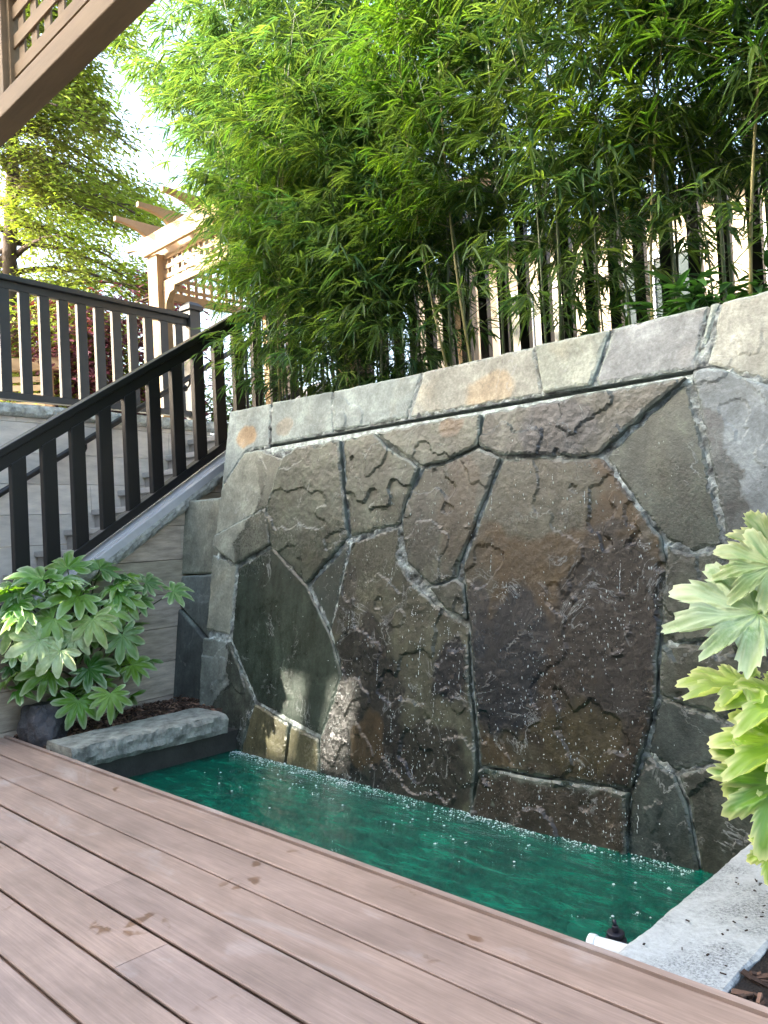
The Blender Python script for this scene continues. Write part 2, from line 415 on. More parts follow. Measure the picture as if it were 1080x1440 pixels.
# where the dry rock begins (traced stain outlines)
DRYL = [wl(*p) for p in [(300, 560), (385, 560), (384, 632), (366, 650), (371, 700), (352, 742), (333, 765), (339, 795), (330, 890), (324, 905), (326, 960), (300, 1000), (270, 1060), (200, 900), (250, 560)]]
DRYR = [wl(*p) for p in [(978, 528), (998, 575), (1018, 590), (1028, 640), (1052, 672), (1047, 700), (1062, 740), (1100, 770), (1300, 800), (1300, 350), (985, 500)]]
CAPL = [wl(*p) for p in [(250, 500), (1400, 250), (1400, 420), (978, 530), (690, 579), (383, 630), (250, 650)]]
def inp(u, v, poly): return bool(pin(np.array([[u, v]]), poly)[0])
def wetf(u, v):
    uu = u+.03*fbm(u*7, v*7, 7); vv = v+.025*fbm(u*7, v*7, 8)
    if inp(u, v, CAPL): return .0
    if inp(uu, vv, DRYL): return .05
    if inp(uu, vv, DRYR): return .05
    return max(.5, min(1, 1.0-.30*max(0, v-.7)+.15*nz(u*4, v*4)))
def blend(c, t, k): k = max(0, min(1, k)); return [a*(1-k)+b_*k for a, b_ in zip(c, t)]
def spot(u, v, px, py, r, st=1, s=0):
    a, b_ = wl(px, py); d = math.hypot((u-a), (v-b_)*st)/r+.45*fbm(u*6+s, v*6, s, 3); return max(0, min(1, (1.15-d)*5))
def p_brown(u, v, c, d):
    c = blend(c, (.19, .11, .052), .75*spot(u, v, 800, 780, .36, .8, 3))
    c = blend(c, (.072, .047, .036), .85*spot(u, v, 830, 960, .36, .9, 1)); c = blend(c, (.05, .045, .05), .8*spot(u, v, 860, 880, .2, .6, 11))
    c = blend(c, (.15, .115, .06), .7*spot(u, v, 820, 1040, .16, 1.1, 12))
    c = blend(c, (.028, .036, .055), spot(u, v, 716, 925, .20, .7, 2))
    c = blend(c, (.028, .036, .055), .8*spot(u, v, 680, 850, .08, .7, 5))
    c = blend(c, (.20, .13, .075), .7*spot(u, v, 700, 1060, .10, 1.6, 6))
    c = blend(c, (.19, .185, .15), .8*spot(u, v, 770, 690, .26, 1.2, 7)); return c
def p_centre(u, v, c, d):
    c = blend(c, (.045, .04, .045), .9*spot(u, v, 510, 1000, .30, .7, 1)); c = blend(c, (.03, .034, .05), spot(u, v, 640, 940, .085, .6, 2))
    c = blend(c, (.055, .045, .045), .8*spot(u, v, 600, 1090, .26, 1.3, 4)); c = blend(c, (.24, .15, .085), .6*spot(u, v, 525, 1040, .10, .8, 3)); c = blend(c, (.06, .055, .06), .7*spot(u, v, 490, 840, .08, .5, 9)); return c  # the orange spot is a sun patch put into the colour
LT = [wl(686, 1080), wl(780, 1096), wl(892, 1112)]
def p_ledge(u, v, c, d):
    a, b_ = (LT[0], LT[1]) if u < LT[1][0] else (LT[1], LT[2]); vt = a[1]+(b_[1]-a[1])*(u-a[0])/(b_[0]-a[0])
    return blend(c, (.42, .45, .42), .9-(vt-v)/(.030+.03*fbm(u*14, v*9, 2, 3)))
def p_orange(px, py, r, t=(.38, .235, .13), k=.8):  # warm spot; also paints sun patches into the stone colour
    return lambda u, v, c, d: blend(c, t, k*spot(u, v, px, py, r, 1.4, 3))
def p_tall(u, v, c, d):
    c = blend(c, (.20, .14, .10), .6*spot(u, v, 650, 720, .10, .4, 1)); return blend(c, (.115, .11, .105), .5*spot(u, v, 600, 760, .1, .6, 4))
OL = (.215, .22, .18); DG = (.105, .128, .112); GB = (.30, .29, .255); BL = (.265, .275, .30); CPC = (.275, .295, .30); SL = (.125, .145, .15)
stones = [
 # (polygon on the face, colour, paint, roughness)
 ([(370,634),(404,647),(398,661),(381,713),(307,754),(315,687),(348,637)], GB, None, .6),
 ([(307,754),(381,716),(387,766),(337,794),(304,770)], GB, None, 1),
 ([(404,648),(426,631),(485,621),(487,660),(492,720),(495,756),(437,822),(390,769),(383,715)], OL, None, 1.5),
 ([(488,620),(532,611),(552,632),(596,660),(574,710),(567,737),(498,755),(493,690)], OL, None, 1.3),
 ([(535,610),(684,585),(678,629),(632,650),(600,657),(575,640)], OL, p_orange(645, 602, .07, (.30, .19, .11)), 1.2),  # its warm spot is a painted sun patch
 ([(687,585),(972,534),(950,551),(843,642),(714,642),(681,628)], (.20, .19, .17), lambda u, v, c, d: blend(c, (.12, .12, .15), .7*spot(u, v, 790, 610, .16, 1.2, 4)), 1.7),
 ([(963,543),(857,644),(887,690),(936,753),(975,778),(1021,766),(972,544)], (.20, .215, .19), None, 1.3),
 ([(978,529),(990,521),(1018,522),(1085,545),(1180,590),(1180,840),(1080,796),(1028,768)], BL, None, .6),
 ([(600,661),(640,651),(680,632),(710,646),(683,712),(650,795),(648,812),(612,823),(578,790),(570,740),(578,708)], (.21, .20, .17), p_tall, .9),
 ([(714,647),(852,647),(886,695),(935,757),(941,800),(930,920),(927,985),(894,1108),(780,1092),(686,1076),(680,1015),(668,876),(658,800),(688,715)], (.15, .122, .088), p_brown, 1.0),
 ([(944,768),(975,782),(1024,772),(1080,800),(1200,850),(1200,950),(1080,895),(936,905)], (.19, .19, .165), None, 1.2),
 ([(936,908),(1080,898),(1200,953),(1200,1080),(1080,1030),(933,977)], (.18, .18, .155), None, 1.2),
 ([(933,980),(1078,1035),(1026,1065),(957,1085),(915,1058)], SL, None, 1.1),
 ([(915,1062),(954,1090),(970,1130),(992,1240),(985,1275),(890,1250),(889,1200),(894,1112)], SL, None, .7),
 ([(960,1090),(1030,1068),(1082,1038),(1200,1085),(1200,1330),(1000,1280),(975,1130)], (.14, .14, .125), None, 1.2),
 ([(686,1080),(780,1096),(892,1112),(887,1245),(672,1185),(676,1130)], (.12, .09, .075), p_ledge, 1.3),
 ([(499,765),(566,741),(562,786),(578,815),(630,862),(663,882),(668,975),(678,1075),(670,1180),(458,1120),(457,1040),(488,947),(471,887)], (.185, .175, .135), p_centre, 1.2),
 ([(612,828),(648,815),(660,823),(664,872),(635,858)], (.17, .17, .15), None, 1.2),
 ([(441,823),(495,765),(470,886)], (.13, .15, .145), None, .8),
 ([(339,799),(387,771),(435,823),(470,895),(485,947),(457,1034),(365,986),(330,901)], DG, None, .35),
 ([(365,990),(414,1018),(403,1100),(335,1080),(345,1060)], (.30, .25, .165), None, .9),  # warm tone here and on the next stone holds the sun patch
 ([(417,1020),(456,1040),(455,1115),(407,1100)], (.30, .25, .165), None, .7),
 ([(290,897),(328,902),(363,986),(343,1055),(335,1078),(300,1068),(284,995)], (.20, .205, .195), None, .8),
 ([(303,781),(337,798),(328,893),(294,886)], GB, None, 1.2),
]
caps = [
 ([(326,580),(384,568),(383,629),(350,635),(315,686)], CPC, p_orange(352, 615, .10), .7),  # orange spot: sunlight painted on the corner cap
 ([(386,567),(471,551),(472,609),(385,626)], CPC, p_orange(405, 600, .07, (.36, .27, .2), .5), .7),  # weaker sun patch painted in
 ([(472,551),(598,525),(576,589),(474,608)], CPC, None, .9),
 ([(600,524),(754,489),(767,556),(579,589)], (.345, .325, .30), p_orange(690, 553, .13, (.40, .29, .2), .7), .9),
 ([(756,488),(863,466),(836,544),(769,556)], (.35, .345, .31), None, .8),
 ([(866,464),(1000,431),(980,521),(839,544)], (.285, .28, .30), None, .9),
 ([(1002,430),(1016,427),(986,519),(982,521)], (.33, .36, .35), None, .3),
 ([(1018,427),(1080,411),(1190,384),(1190,580),(1080,537),(998,514)], (.345, .325, .30), None, 1.2),
]
# generic stones for the stretch of wall out of the frame
ext = [[(-.68,-.4),(0,-.4),(.1,.2),(-.62,.3)],[(.02,-.4),(.9,-.4),(.9,.35),(.12,.2)],[(-.62,.32),(.1,.22),(.25,.9),(-.6,.9)],[(.12,.22),(.9,.37),(.9,1.0),(.27,.9)],[(-.6,.92),(.25,.92),(.2,1.5),(-.6,1.5)],[(.27,.92),(.9,1.02),(.9,1.5),(.22,1.5)]]
def wall_part(name, poly, col, paint, rg, seed, uv=False, **kw):
    p = poly if uv else [wl(*q) for q in poly]
    vs, fs, C, W = stone_mesh(p, seed, rough=rg, col=col, paint=paint, wetf=wetf, **kw)
    mb = MB(); mb.add(vs, fs, C, False); return mb.build(name, M['stone'], wall, extra=W)
for i, (p, c, pt, rg) in enumerate(stones):
    wall_part('facing_stone', p, c, pt, rg, 100+i, thick=.066 if i == 15 else random.uniform(.022, .030))
for i, (p, c, pt, rg) in enumerate(caps):
    wall_part('cap_stone', p, c, pt, rg*.7, 200+i, gap=.0025, thick=.026, chip=.006, back=.0)
for i, p in enumerate(ext): wall_part('facing_stone', p, OL, None, 1, 300+i, True)
wall_part('cap_stone', [(-.66,1.53),(.0,1.53),(.0,1.80),(-.68,1.80)], CPC, None, .7, 320, True)
wall_part('cap_stone', [(.01,1.53),(.9,1.53),(.9,1.80),(.01,1.80)], CPC, None, .7, 321, True)

# core + mortar face (rough grid), slot for the spillway
ul, ur = -4.205, 1.0
mb = MB()
def mortar_patch(u0, u1, v0, v1, st=.0125):
    nu = int((u1-u0)/st)+1; nv = int((v1-v0)/st)+1; vs = []; cs = []
    for i in range(nu+1):
        for j in range(nv+1):
            u = u0+(u1-u0)*i/nu; v = v0+(v1-v0)*j/nv
            h = min(.0210, .0165+.014*fbm(u*34, v*34, 3, 3)); vs.append(w3(u, v, h))
            k = 1.0+1.4*fbm(u*16, v*16, 1, 3); k = max(.25, k); cs.append((k, k, k))
    mb.add(vs, [(i*(nv+1)+j, (i+1)*(nv+1)+j, (i+1)*(nv+1)+j+1, i*(nv+1)+j+1) for i in range(nu) for j in range(nv)], cs)
slotL, slotR = wl(383, 629), wl(978, 527)
sv = lambda u: slotL[1]+(slotR[1]-slotL[1])*(u-slotL[0])/(slotR[0]-slotL[0])
vsl = slotL[1]
TOPV = wl(700, 502)[1]
mortar_patch(ul, ur, -.9, vsl-.011); mb.build('mortar', M['mortar'], wall)
mb = MB()
mortar_patch(ul, slotL[0]-.004, vsl-.007, vsl+.009); mortar_patch(slotR[0], ur, vsl-.007, vsl+.009); mortar_patch(ul, ur, vsl+.014, TOPV-.004)
mb.build('mortar', M['mortar'], wall)
# solid core behind, battered back, with level top
mb = MB()
def core(u0, u1, v0, v1, h0, h1):
    A = [w3(u0, v0, h0), w3(u1, v0, h0), w3(u1, v1, h0), w3(u0, v1, h0)]; B = [w3(u0, v0, h1), w3(u1, v0, h1), w3(u1, v1, h1), w3(u0, v1, h1)]
    mb.add(A+B, [(0,1,2,3),(7,6,5,4),(0,4,5,1),(1,5,6,2),(2,6,7,3),(3,7,4,0)])
core(ul+.006, ur, -.9, vsl-.016, -.012, -.22); core(ul+.006, ur, vsl+.02, TOPV-.006, -.012, -.22); core(ul+.006, ur, vsl-.012, vsl+.016, -.10, -.215)
mb.build('wall_core', M['mortar'], wall)
# spillway lip: thin pale ledge under the slot
mb = MB()
vs = []; fs = []; nn = 150
for i in range(nn+1):
    u = slotL[0]+.02+(slotR[0]-.02-slotL[0])*i/nn; e = .0225+.002*fbm(u*20, 3)
    for (v, h) in ((vsl-.062+.02*fbm(u*9, 4), .008), (vsl-.036+.012*fbm(u*15, 1), e-.001), (vsl-.009, e), (vsl-.005, -.09)): vs.append(w3(u, v, h))
for i in range(nn):
    for j in range(3): fs.append((i*4+j, i*4+j+1, (i+1)*4+j+1, (i+1)*4+j))
mb.add(vs, fs, (2.0, 2.05, 2.0)); mb.build('spillway_lip', M['mortar'], wall)
mb = MB(); core(slotL[0], slotR[0], vsl-.010, vsl+.014, -.09, -.099); mb.build('spillway_slot', M['dark'], wall)  # black back panel painted for the shade deep in the slot
# thin pale layer on the cap's top
mb = MB(); core(ul+.004, ur, TOPV-.005, TOPV+.001, .012, -.218); mb.build('cap_top', M['coping'], wall)

# ================================================================ low wing wall beside the fountain wall
wing = empty('low_stone_pillar', (-4.4, 2.85, 0), 'short pillar of squared grey slabs against the left end of the fountain wall', 'stone pillar')
def wing3(u, v, h): return np.array([u, 2.80+.12*v-h, v])-np.array([-4.4, 2.85, 0])
def wgl(px, py): p = on_pl(px, py, np.array([0, 2.80, 0]), np.array([0, 1, -.12])); return (float(p[0]), float(p[2]))
for i, (p, c) in enumerate([([(250,706),(330,698),(325,805),(249,808)], GB), ([(249,810),(325,806),(320,905),(297,897),(262,858),(248,845)], (.21,.225,.235)), ([(248,848),(262,860),(296,899),(320,908),(320,1010),(246,1010)], (.15,.16,.175))]):
    vs, fs, C, W = stone_mesh([wgl(*q) for q in p], 400+i, rough=.4, col=c, to3=wing3, gap=.002, back=.2, wetf=lambda u, v: .15 if v > .6 else .5)
    mb = MB(); mb.add(vs, fs, C); mb.build('stone_slab', M['stone'], wing, extra=W)

# ================================================================ STAIRS
A_ = R(5.7); SD = np.array([-math.sin(A_), math.cos(A_), 0]); SN = np.array([math.cos(A_), math.sin(A_), 0]); SP = np.array([-4.66, 2.80, 0])
def st(s, off, z): return SP+SD*s+SN*off+np.array([0, 0, z])
OFF_FAR = -1.7
# near stringer wall, block courses, sloping top
sw = empty('stair_side_wall', SP, 'long banded beige block wall under the black stair railing', 'stair wall')
mb = MB(); zc = lambda s: 1.13+.604*s
cz = [-.9, -.25, .02, .235, .45, .665, .88, 1.10, 1.32, 1.54, 1.76, 2.0, 2.3]
S0, S1 = -1.9, 1.6
for a, b_ in zip(cz, cz[1:]):
    sx_ = S0; k = 0
    while sx_ < S1:
        e = min(S1, sx_+random.uniform(.5, .95))
        # clip block by sloping line
        p = [(sx_+.0015, a+.002), (e-.0015, a+.002), (e-.0015, b_-.002), (sx_+.0015, b_-.002)]
        out = []
        for i in range(4):
            q, r_ = p[i], p[(i+1) % 4]; dq = zc(q[0])-q[1]; dr = zc(r_[0])-r_[1]
            if dq >= 0: out.append(q)
            if (dq >= 0) != (dr >= 0):
                t = dq/(dq-dr); out.append((q[0]+(r_[0]-q[0])*t, q[1]+(r_[1]-q[1])*t))
        if len(out) > 2:
            g = random.uniform(.75, 1.15); jo = random.uniform(0, .004)
            mb.prism([st(s, jo, z) for s, z in out], -SN*(.2+jo), (g, g*random.uniform(.97, 1.02), g*random.uniform(.92, 1.02)))
        sx_ = e
loc(mb, SP); mb.build('block_face', M['sidewall'], sw)
# rough coping + smooth pale flashing on it
mb = MB(); vs = []; cs = []; n = 150
for i in range(n+1):
    s = S0+(S1-S0)*i/n; z = zc(s)
    for j, (o_, dz) in enumerate(((-.2, .001), (.030, .001), (.045, .025), (.046, .05), (.035, .072), (-.2, .072))):
        r_ = .014 if 0 < j < 5 else 0
        q = st(s, o_+r_*fbm(s*14, j*.9, 2, 3), z+dz+.5*r_*fbm(s*17, j+9, 2, 3)*(1 if j in (2, 3) else .4)); vs.append(q); cs.append((1, 1, 1))
fs = []
for i in range(n):
    for j in range(6): fs.append((i*6+j, i*6+(j+1) % 6, (i+1)*6+(j+1) % 6, (i+1)*6+j))
mb.add(vs, fs, cs); loc(mb, SP); mb.build('coping', M['coping'], sw)
mb = MB()
mb.bar(st(S0, -.085, zc(S0)+.098), st(S1, -.085, zc(S1)+.098), .23, .05); mb.bar(st(S0, -.098, zc(S0)+.128), st(S1, -.098, zc(S1)+.128), .16, .012)
loc(mb, SP); mb.build('flashing', M['flash'], sw, .004)

# steps
stairs = empty('stairs', st(0, -.9, 0), 'pale stone garden stairs climbing behind the black railing', 'stairs')
s_i = lambda i: .485+.253*i; z_i = lambda i: 1.292+.159*i
for i in range(-7, 5):
    mb = MB(); z1 = z_i(i); d1 = .32 if i < 4 else 3.0
    mb.box((0, 0, 0), (1, 1, 1), M=Matrix(((*(SN*(-OFF_FAR-.21)), 0), (*SD, 0), (0, 0, 1, 0), (0, 0, 0, 1))).transposed() if False else None) if False else None
    def q(s, o_, z): return st(s, o_, z)
    mb.prism([q(s_i(i), -.205, z1-.045), q(s_i(i), OFF_FAR+.002, z1-.045), q(s_i(i)+d1, OFF_FAR+.002, z1-.045), q(s_i(i)+d1, -.205, z1-.045)], (0, 0, .045))
    mb.prism([q(s_i(i)+.025, -.206, z1-.30), q(s_i(i)+.025, OFF_FAR+.003, z1-.30), q(s_i(i)+d1, OFF_FAR+.003, z1-.30), q(s_i(i)+d1, -.206, z1-.30)], (0, 0, .254), (.82, .8, .78))
    loc(mb, st(0, -.9, 0)); mb.build('step', M['tread'], stairs, .006)

# far retaining wall with coping (upper terrace)
fw = empty('terrace_wall', st(0, OFF_FAR, 0), 'pale limestone retaining wall with rough white coping behind the stairs', 'stone wall')
mb = MB(); ZT = 2.02
zz = -.9
while zz < ZT-.01:
    hh = .24; z2 = min(ZT, zz+hh); sx_ = -3.5
    while sx_ < 1.78:
        e = min(1.78, sx_+random.uniform(.45, .8)); g = random.uniform(.86, 1.08)
        mb.prism([st(sx_+.002, OFF_FAR, zz+.002), st(e-.002, OFF_FAR, zz+.002), st(e-.002, OFF_FAR, z2-.002), st(sx_+.002, OFF_FAR, z2-.002)], -SN*.3, (g, g, g*.97)); sx_ = e
    zz = z2
loc(mb, st(0, OFF_FAR, 0)); mb.build('block_face', M['limestone'], fw)
mb = MB(); vs = []; n = 150
for i in range(n+1):
    s = -3.5+5.3*i/n
    for j, (o_, z) in enumerate(((-.3, 2.021), (.03, 2.021), (.05, 2.045), (.05, 2.085), (.035, 2.115), (-.3, 2.115))):
        vs.append(st(s, OFF_FAR+o_+(.02*fbm(s*12, j, 4, 3) if 0 < j < 5 else 0), z+(.012*fbm(s*11, j+5, 4, 3) if j in (2, 3) else 0)))
fs = [(i*6+j, i*6+(j+1) % 6, (i+1)*6+(j+1) % 6, (i+1)*6+j) for i in range(n) for j in range(6)]+[tuple(range(6)), tuple(n*6+j for j in range(5, -1, -1))]
mb.add(vs, fs, (1.35, 1.38, 1.4)); loc(mb, st(0, OFF_FAR, 0)); mb.build('coping', M['coping'], fw)
# terrace ground
mb = MB(); mb.prism([st(-6, OFF_FAR-.28, 1.2), st(14, OFF_FAR-.28, 1.2), st(14, -14, 1.2), st(-6, -14, 1.2)], (0, 0, .84))
props(mb.build('terrace', mat_simple('terrace_paving', (.30, .29, .26), .85, 4)), kind='structure')

# ---- black stair railing
rl = empty('stair_railing', st(0, -.1, 1.3), 'black timber railing with wide balusters sloping up along the stairs', 'railing')
O_ = st(0, -.1, 1.3)
zb = lambda s: 1.322+.604*s; zt = lambda s: 2.175+.606*s
SA, SB = -1.75, 1.35
mb = MB(); mb.bar(st(SA, -.1, zb(SA)), st(SB, -.1, zb(SB)), .075, .055); loc(mb, O_); mb.build('bottom_rail', M['black_paint'], rl, .004)
mb = MB(); mb.bar(st(SA, -.1, zt(SA)), st(SB, -.1, zt(SB)), .095, .042); loc(mb, O_); mb.build('top_rail', M['black_paint'], rl, .005)
mb = MB(); mb.bar(st(SA, -.1, zt(SA)-.06), st(SB, -.1, zt(SB)-.06), .04, .075); loc(mb, O_); mb.build('under_rail', M['black_paint'], rl, .003)
# measured baluster stations: centre of each wide face
for k in range(-4, 13):
    s = -.765+.1865*k
    mb = MB(); w = .044
    P = [st(s-w, -.075, zb(s-w)+.024), st(s+w, -.075, zb(s+w)+.024), st(s+w, -.075, zt(s+w)-.095), st(s-w, -.075, zt(s-w)-.095)]
    mb.prism(P, -SN*.042); loc(mb, O_); mb.build('baluster', M['black_paint'], rl, .003)
# ---- upper terrace railing
O_ = st(0, OFF_FAR-.1, 2.1)
ur_ = empty('terrace_railing', O_, 'grey painted level railing with a capped end post on the terrace wall', 'railing')
mb = MB(); mb.bar(st(-3.3, OFF_FAR-.1, 2.19), st(1.62, OFF_FAR-.1, 2.19), .07, .055); loc(mb, O_); mb.build('bottom_rail', M['grey_paint'], ur_, .004)
mb = MB(); mb.bar(st(-3.3, OFF_FAR-.1, 3.115), st(1.62, OFF_FAR-.1, 3.115), .11, .04); mb.bar(st(-3.3, OFF_FAR-.1, 3.062), st(1.62, OFF_FAR-.1, 3.062), .045, .06); loc(mb, O_); mb.build('top_rail', M['grey_paint'], ur_, .004)
for k in range(-18, 11):
    s = -.135+.166*k
    mb = MB(); mb.prism([st(s-.042, OFF_FAR-.08, 2.22), st(s+.042, OFF_FAR-.08, 2.22), st(s+.042, OFF_FAR-.08, 3.03), st(s-.042, OFF_FAR-.08, 3.03)], -SN*.04); loc(mb, O_); mb.build('baluster', M['grey_paint'], ur_, .003)
mb = MB(); c = st(1.69, OFF_FAR-.1, 0); w = .062
mb.prism([c+SD*a*w+SN*b_*w+np.array([0, 0, 2.12]) for a, b_ in ((-1,-1),(1,-1),(1,1),(-1,1))], (0, 0, 1.06)); loc(mb, O_); po = mb.build('end_post', M['grey_paint'], ur_, .004)
mb = MB(); w = .085
B0 = [c+SD*a*w+SN*b_*w+np.array([0, 0, 3.182]) for a, b_ in ((-1,-1),(1,-1),(1,1),(-1,1))]; w2 = .05
T0 = [c+SD*a*w2+SN*b_*w2+np.array([0, 0, 3.26]) for a, b_ in ((-1,-1),(1,-1),(1,1),(-1,1))]; B1 = [p+np.array([0, 0, .04]) for p in B0]
mb.add(B0+B1+T0, [(3,2,1,0)]+[(i, (i+1) % 4, 4+(i+1) % 4, 4+i) for i in range(4)]+[(4+i, 4+(i+1) % 4, 8+(i+1) % 4, 8+i) for i in range(4)]+[(8,9,10,11)])
loc(mb, O_); mb.build('post_cap', M['grey_paint'], po, .003)
# ---- round handrail on the far wall
O_ = st(0, OFF_FAR+.08, 1.6)
hr = empty('handrail', O_, 'slim round black handrail bracketed to the pale terrace wall', 'handrail')
zh = lambda s: 1.60+.60*s
sv_ = lambda s: st(s, OFF_FAR+.075, zh(s))
mb = MB(); mb.tube([sv_(-1.6), sv_(0), sv_(1.5), sv_(2.75), st(2.95, OFF_FAR+.075, zh(2.75)+.02)], .026, 10); loc(mb, O_); mb.build('rail', M['black_paint'], hr)
for s in (-.8, .42, 1.5):
    mb = MB(); mb.tube([sv_(s), st(s, OFF_FAR+.075, zh(s)-.06), st(s, OFF_FAR+.05, zh(s)-.085), st(s, OFF_FAR+.0, zh(s)-.09)], .009, 8); mb.tube([st(s, OFF_FAR, zh(s)-.09), st(s, OFF_FAR+.008, zh(s)-.09)], .03, 12); loc(mb, O_); mb.build('bracket', M['black_paint'], hr)
for s in (2.2, 2.85):
    mb = MB(); mb.tube([sv_(s), st(s, OFF_FAR+.075, 1.9)], .016, 8); loc(mb, O_); mb.build('support_post', M['black_paint'], hr)

# ================================================================ PLANTERS AND EDGES
mb = MB(); mb.prism([(-4.72, 1.60, -.9), (-3.95, 1.60, -.9), (-3.95, 2.95, -.9), (-4.85, 2.95, -.9)], (0, 0, .87)); props(mb.build('planter_soil', M['soil']), kind='structure')
# left edging slab: rock faced
def rocky_slab(name, quad, zt_, th, mat, label, cat, rough=.012, rot=0, slit=None):
    """quad: four ground corners ccw; front edge = first side"""
    o_ = np.mean(np.array(quad), 0); root_loc = (o_[0], o_[1], zt_)
    mb = MB(); n = 150; m_ = 26; vs = []; fs = []
    q = [np.array(p) for p in quad]
    def top(a, b_): return (q[0]*(1-a)+q[1]*a)*(1-b_)+(q[3]*(1-a)+q[2]*a)*b_
    rows = []
    for i in range(n+1):
        a = i/n; row = []
        prof = [(0, -th), (0, -th*.75), (0, -th*.5), (0, -th*.25), (0, -.006)]+[(b_/m_, 0) for b_ in range(1, m_)]+[(1, -.006), (1, -th*.5), (1, -th)]
        for j, (b_, dz) in enumerate(prof):
            p = top(a, max(.01, min(.99, b_))); amp = rough if (b_ in (0, 1)) else 0
            w = amp*1.5*fbm(a*9+p[0], dz*22+j*.2, 3, 6)+amp*.5*abs(fbm(a*40, dz*60, 7, 3))
            nrm = (q[3]-q[0])/np.linalg.norm(q[3]-q[0])*(-1 if b_ == 0 else 1)
            if 0 < j < len(prof)-1: p = p+nrm*(w+(.010 if -th*.8 < dz < -.01 else 0)*(1 if rough > .005 else 0))
            zz_ = zt_+dz+(.30*rough*fbm(p[0]*11, p[1]*11, 1, 6) if dz > -.01 else .3*amp*fbm(a*12, dz*30, 6))
            row.append(len(vs)); vs.append((p[0], p[1], zz_))
        rows.append(row)
    k = len(rows[0])
    for i in range(n):
        for j in range(k-1): fs.append((rows[i][j], rows[i+1][j], rows[i+1][j+1], rows[i][j+1]))
        fs.append((rows[i][k-1], rows[i+1][k-1], rows[i+1][0], rows[i][0]))
    fs.append(tuple(rows[0])); fs.append(tuple(rows[-1][::-1]))
    mb.add(vs, fs); loc(mb, root_loc); ob = mb.build(name, mat); ob.location = root_loc; return props(ob, label, cat)
zc_ = .035
fA = on_z(78, 1058, zc_)[:2]; fB = on_z(319, 1004, zc_)[:2]; bB = on_z(276, 994, zc_)[:2]
dF = (fA-fB); bA = on_z(40, 1047, zc_)[:2]
fA2 = fB+(fA-fB)*((1.712-fB[1])/(fA[1]-fB[1])); bA2 = bB+(bA-bB)*((1.712-bB[1])/(bA[1]-bB[1]))
rocky_slab('edging_stone', [fA2, fB, bB, bA2], zc_, .105, M['edging'], 'rough grey edging slab between the leafy planter and the pool', 'edging stone', .016)
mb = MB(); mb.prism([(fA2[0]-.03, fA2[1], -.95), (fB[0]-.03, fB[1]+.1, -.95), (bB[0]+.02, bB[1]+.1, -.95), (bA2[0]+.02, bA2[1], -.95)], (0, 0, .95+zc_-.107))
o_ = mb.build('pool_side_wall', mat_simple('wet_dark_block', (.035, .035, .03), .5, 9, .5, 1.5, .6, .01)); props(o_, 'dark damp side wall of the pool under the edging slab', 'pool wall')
# right slab
zr = -.012
k = 1-zr
xl, xr = -.974*k, -.722*k
rocky_slab('concrete_slab', [np.array((xl, 2.86)), np.array((xl, 1.693)), np.array((xr, 1.693)), np.array((xr, 2.86))], zr, .14, M['slab'], 'wide speckled pale concrete slab edging the right end of the pool', 'concrete slab', .004)
mb = MB(); mb.box((xl+.02, 1.70, -.95), (xr-.02, 2.86, zr-.142)); o_ = mb.build('pool_side_wall', mpool); props(o_, 'green stained pool side wall under the concrete slab', 'pool wall')
mb = MB(); mb.box((xr+.0, 1.692, -.9), (1.4, 2.9, -.022)); props(mb.build('planter_soil', M['soil']), kind='structure')

# mulch chips (uncountable)
mb = MB()
def chips(fn, n, s0=.015, s1=.055):
    for _ in range(n):
        p = fn(); 
        if p is None: continue
        a = random.uniform(0, 6.28); l = random.uniform(s0, s1); w = random.uniform(.006, .014); t = random.uniform(-.5, .5)
        d = Vector((math.cos(a)*math.cos(t), math.sin(a)*math.cos(t), math.sin(t))); g = random.choice([.35, .6, .8, 1.2, 2.2]); 
        mb.bar(Vector(p)-d*l/2, Vector(p)+d*l/2, w, .005, (random.uniform(-.5, .5), random.uniform(-.5, .5), 1), (g, g*.9, g*.85))
def lp():
    u, v = random.random(), random.random(); return (-4.62+.6*u+.05*v, 1.72+1.05*v, -.022+.05*max(0, v-.5)+random.uniform(0, .02))
chips(lp, 2200)
chips(lambda: (random.uniform(xr+.02, .3), random.uniform(1.7, 2.6), -.016), 1500)
chips(lambda: (random.uniform(-4.2, .2), random.uniform(3.25, 4.6), 1.71+random.uniform(0, .02)), 2500, .03, .1)
props(mb.build('bark_mulch', M['mulch']), kind='stuff')
# grit and leaf scraps on the slab
mb = MB()
for _ in range(28):
    x = random.uniform(xl+.03, xr-.02); y = random.uniform(1.72, 2.3); a = random.uniform(0, 6.3); l = random.uniform(.004, .014)
    mb.bar((x, y, zr+.006), (x+math.cos(a)*l, y+math.sin(a)*l, zr+.007), random.uniform(.002, .005), .002, (0, 0, 1), (.3, .25, .2))
props(mb.build('leaf_litter', M['mulch']), kind='stuff')

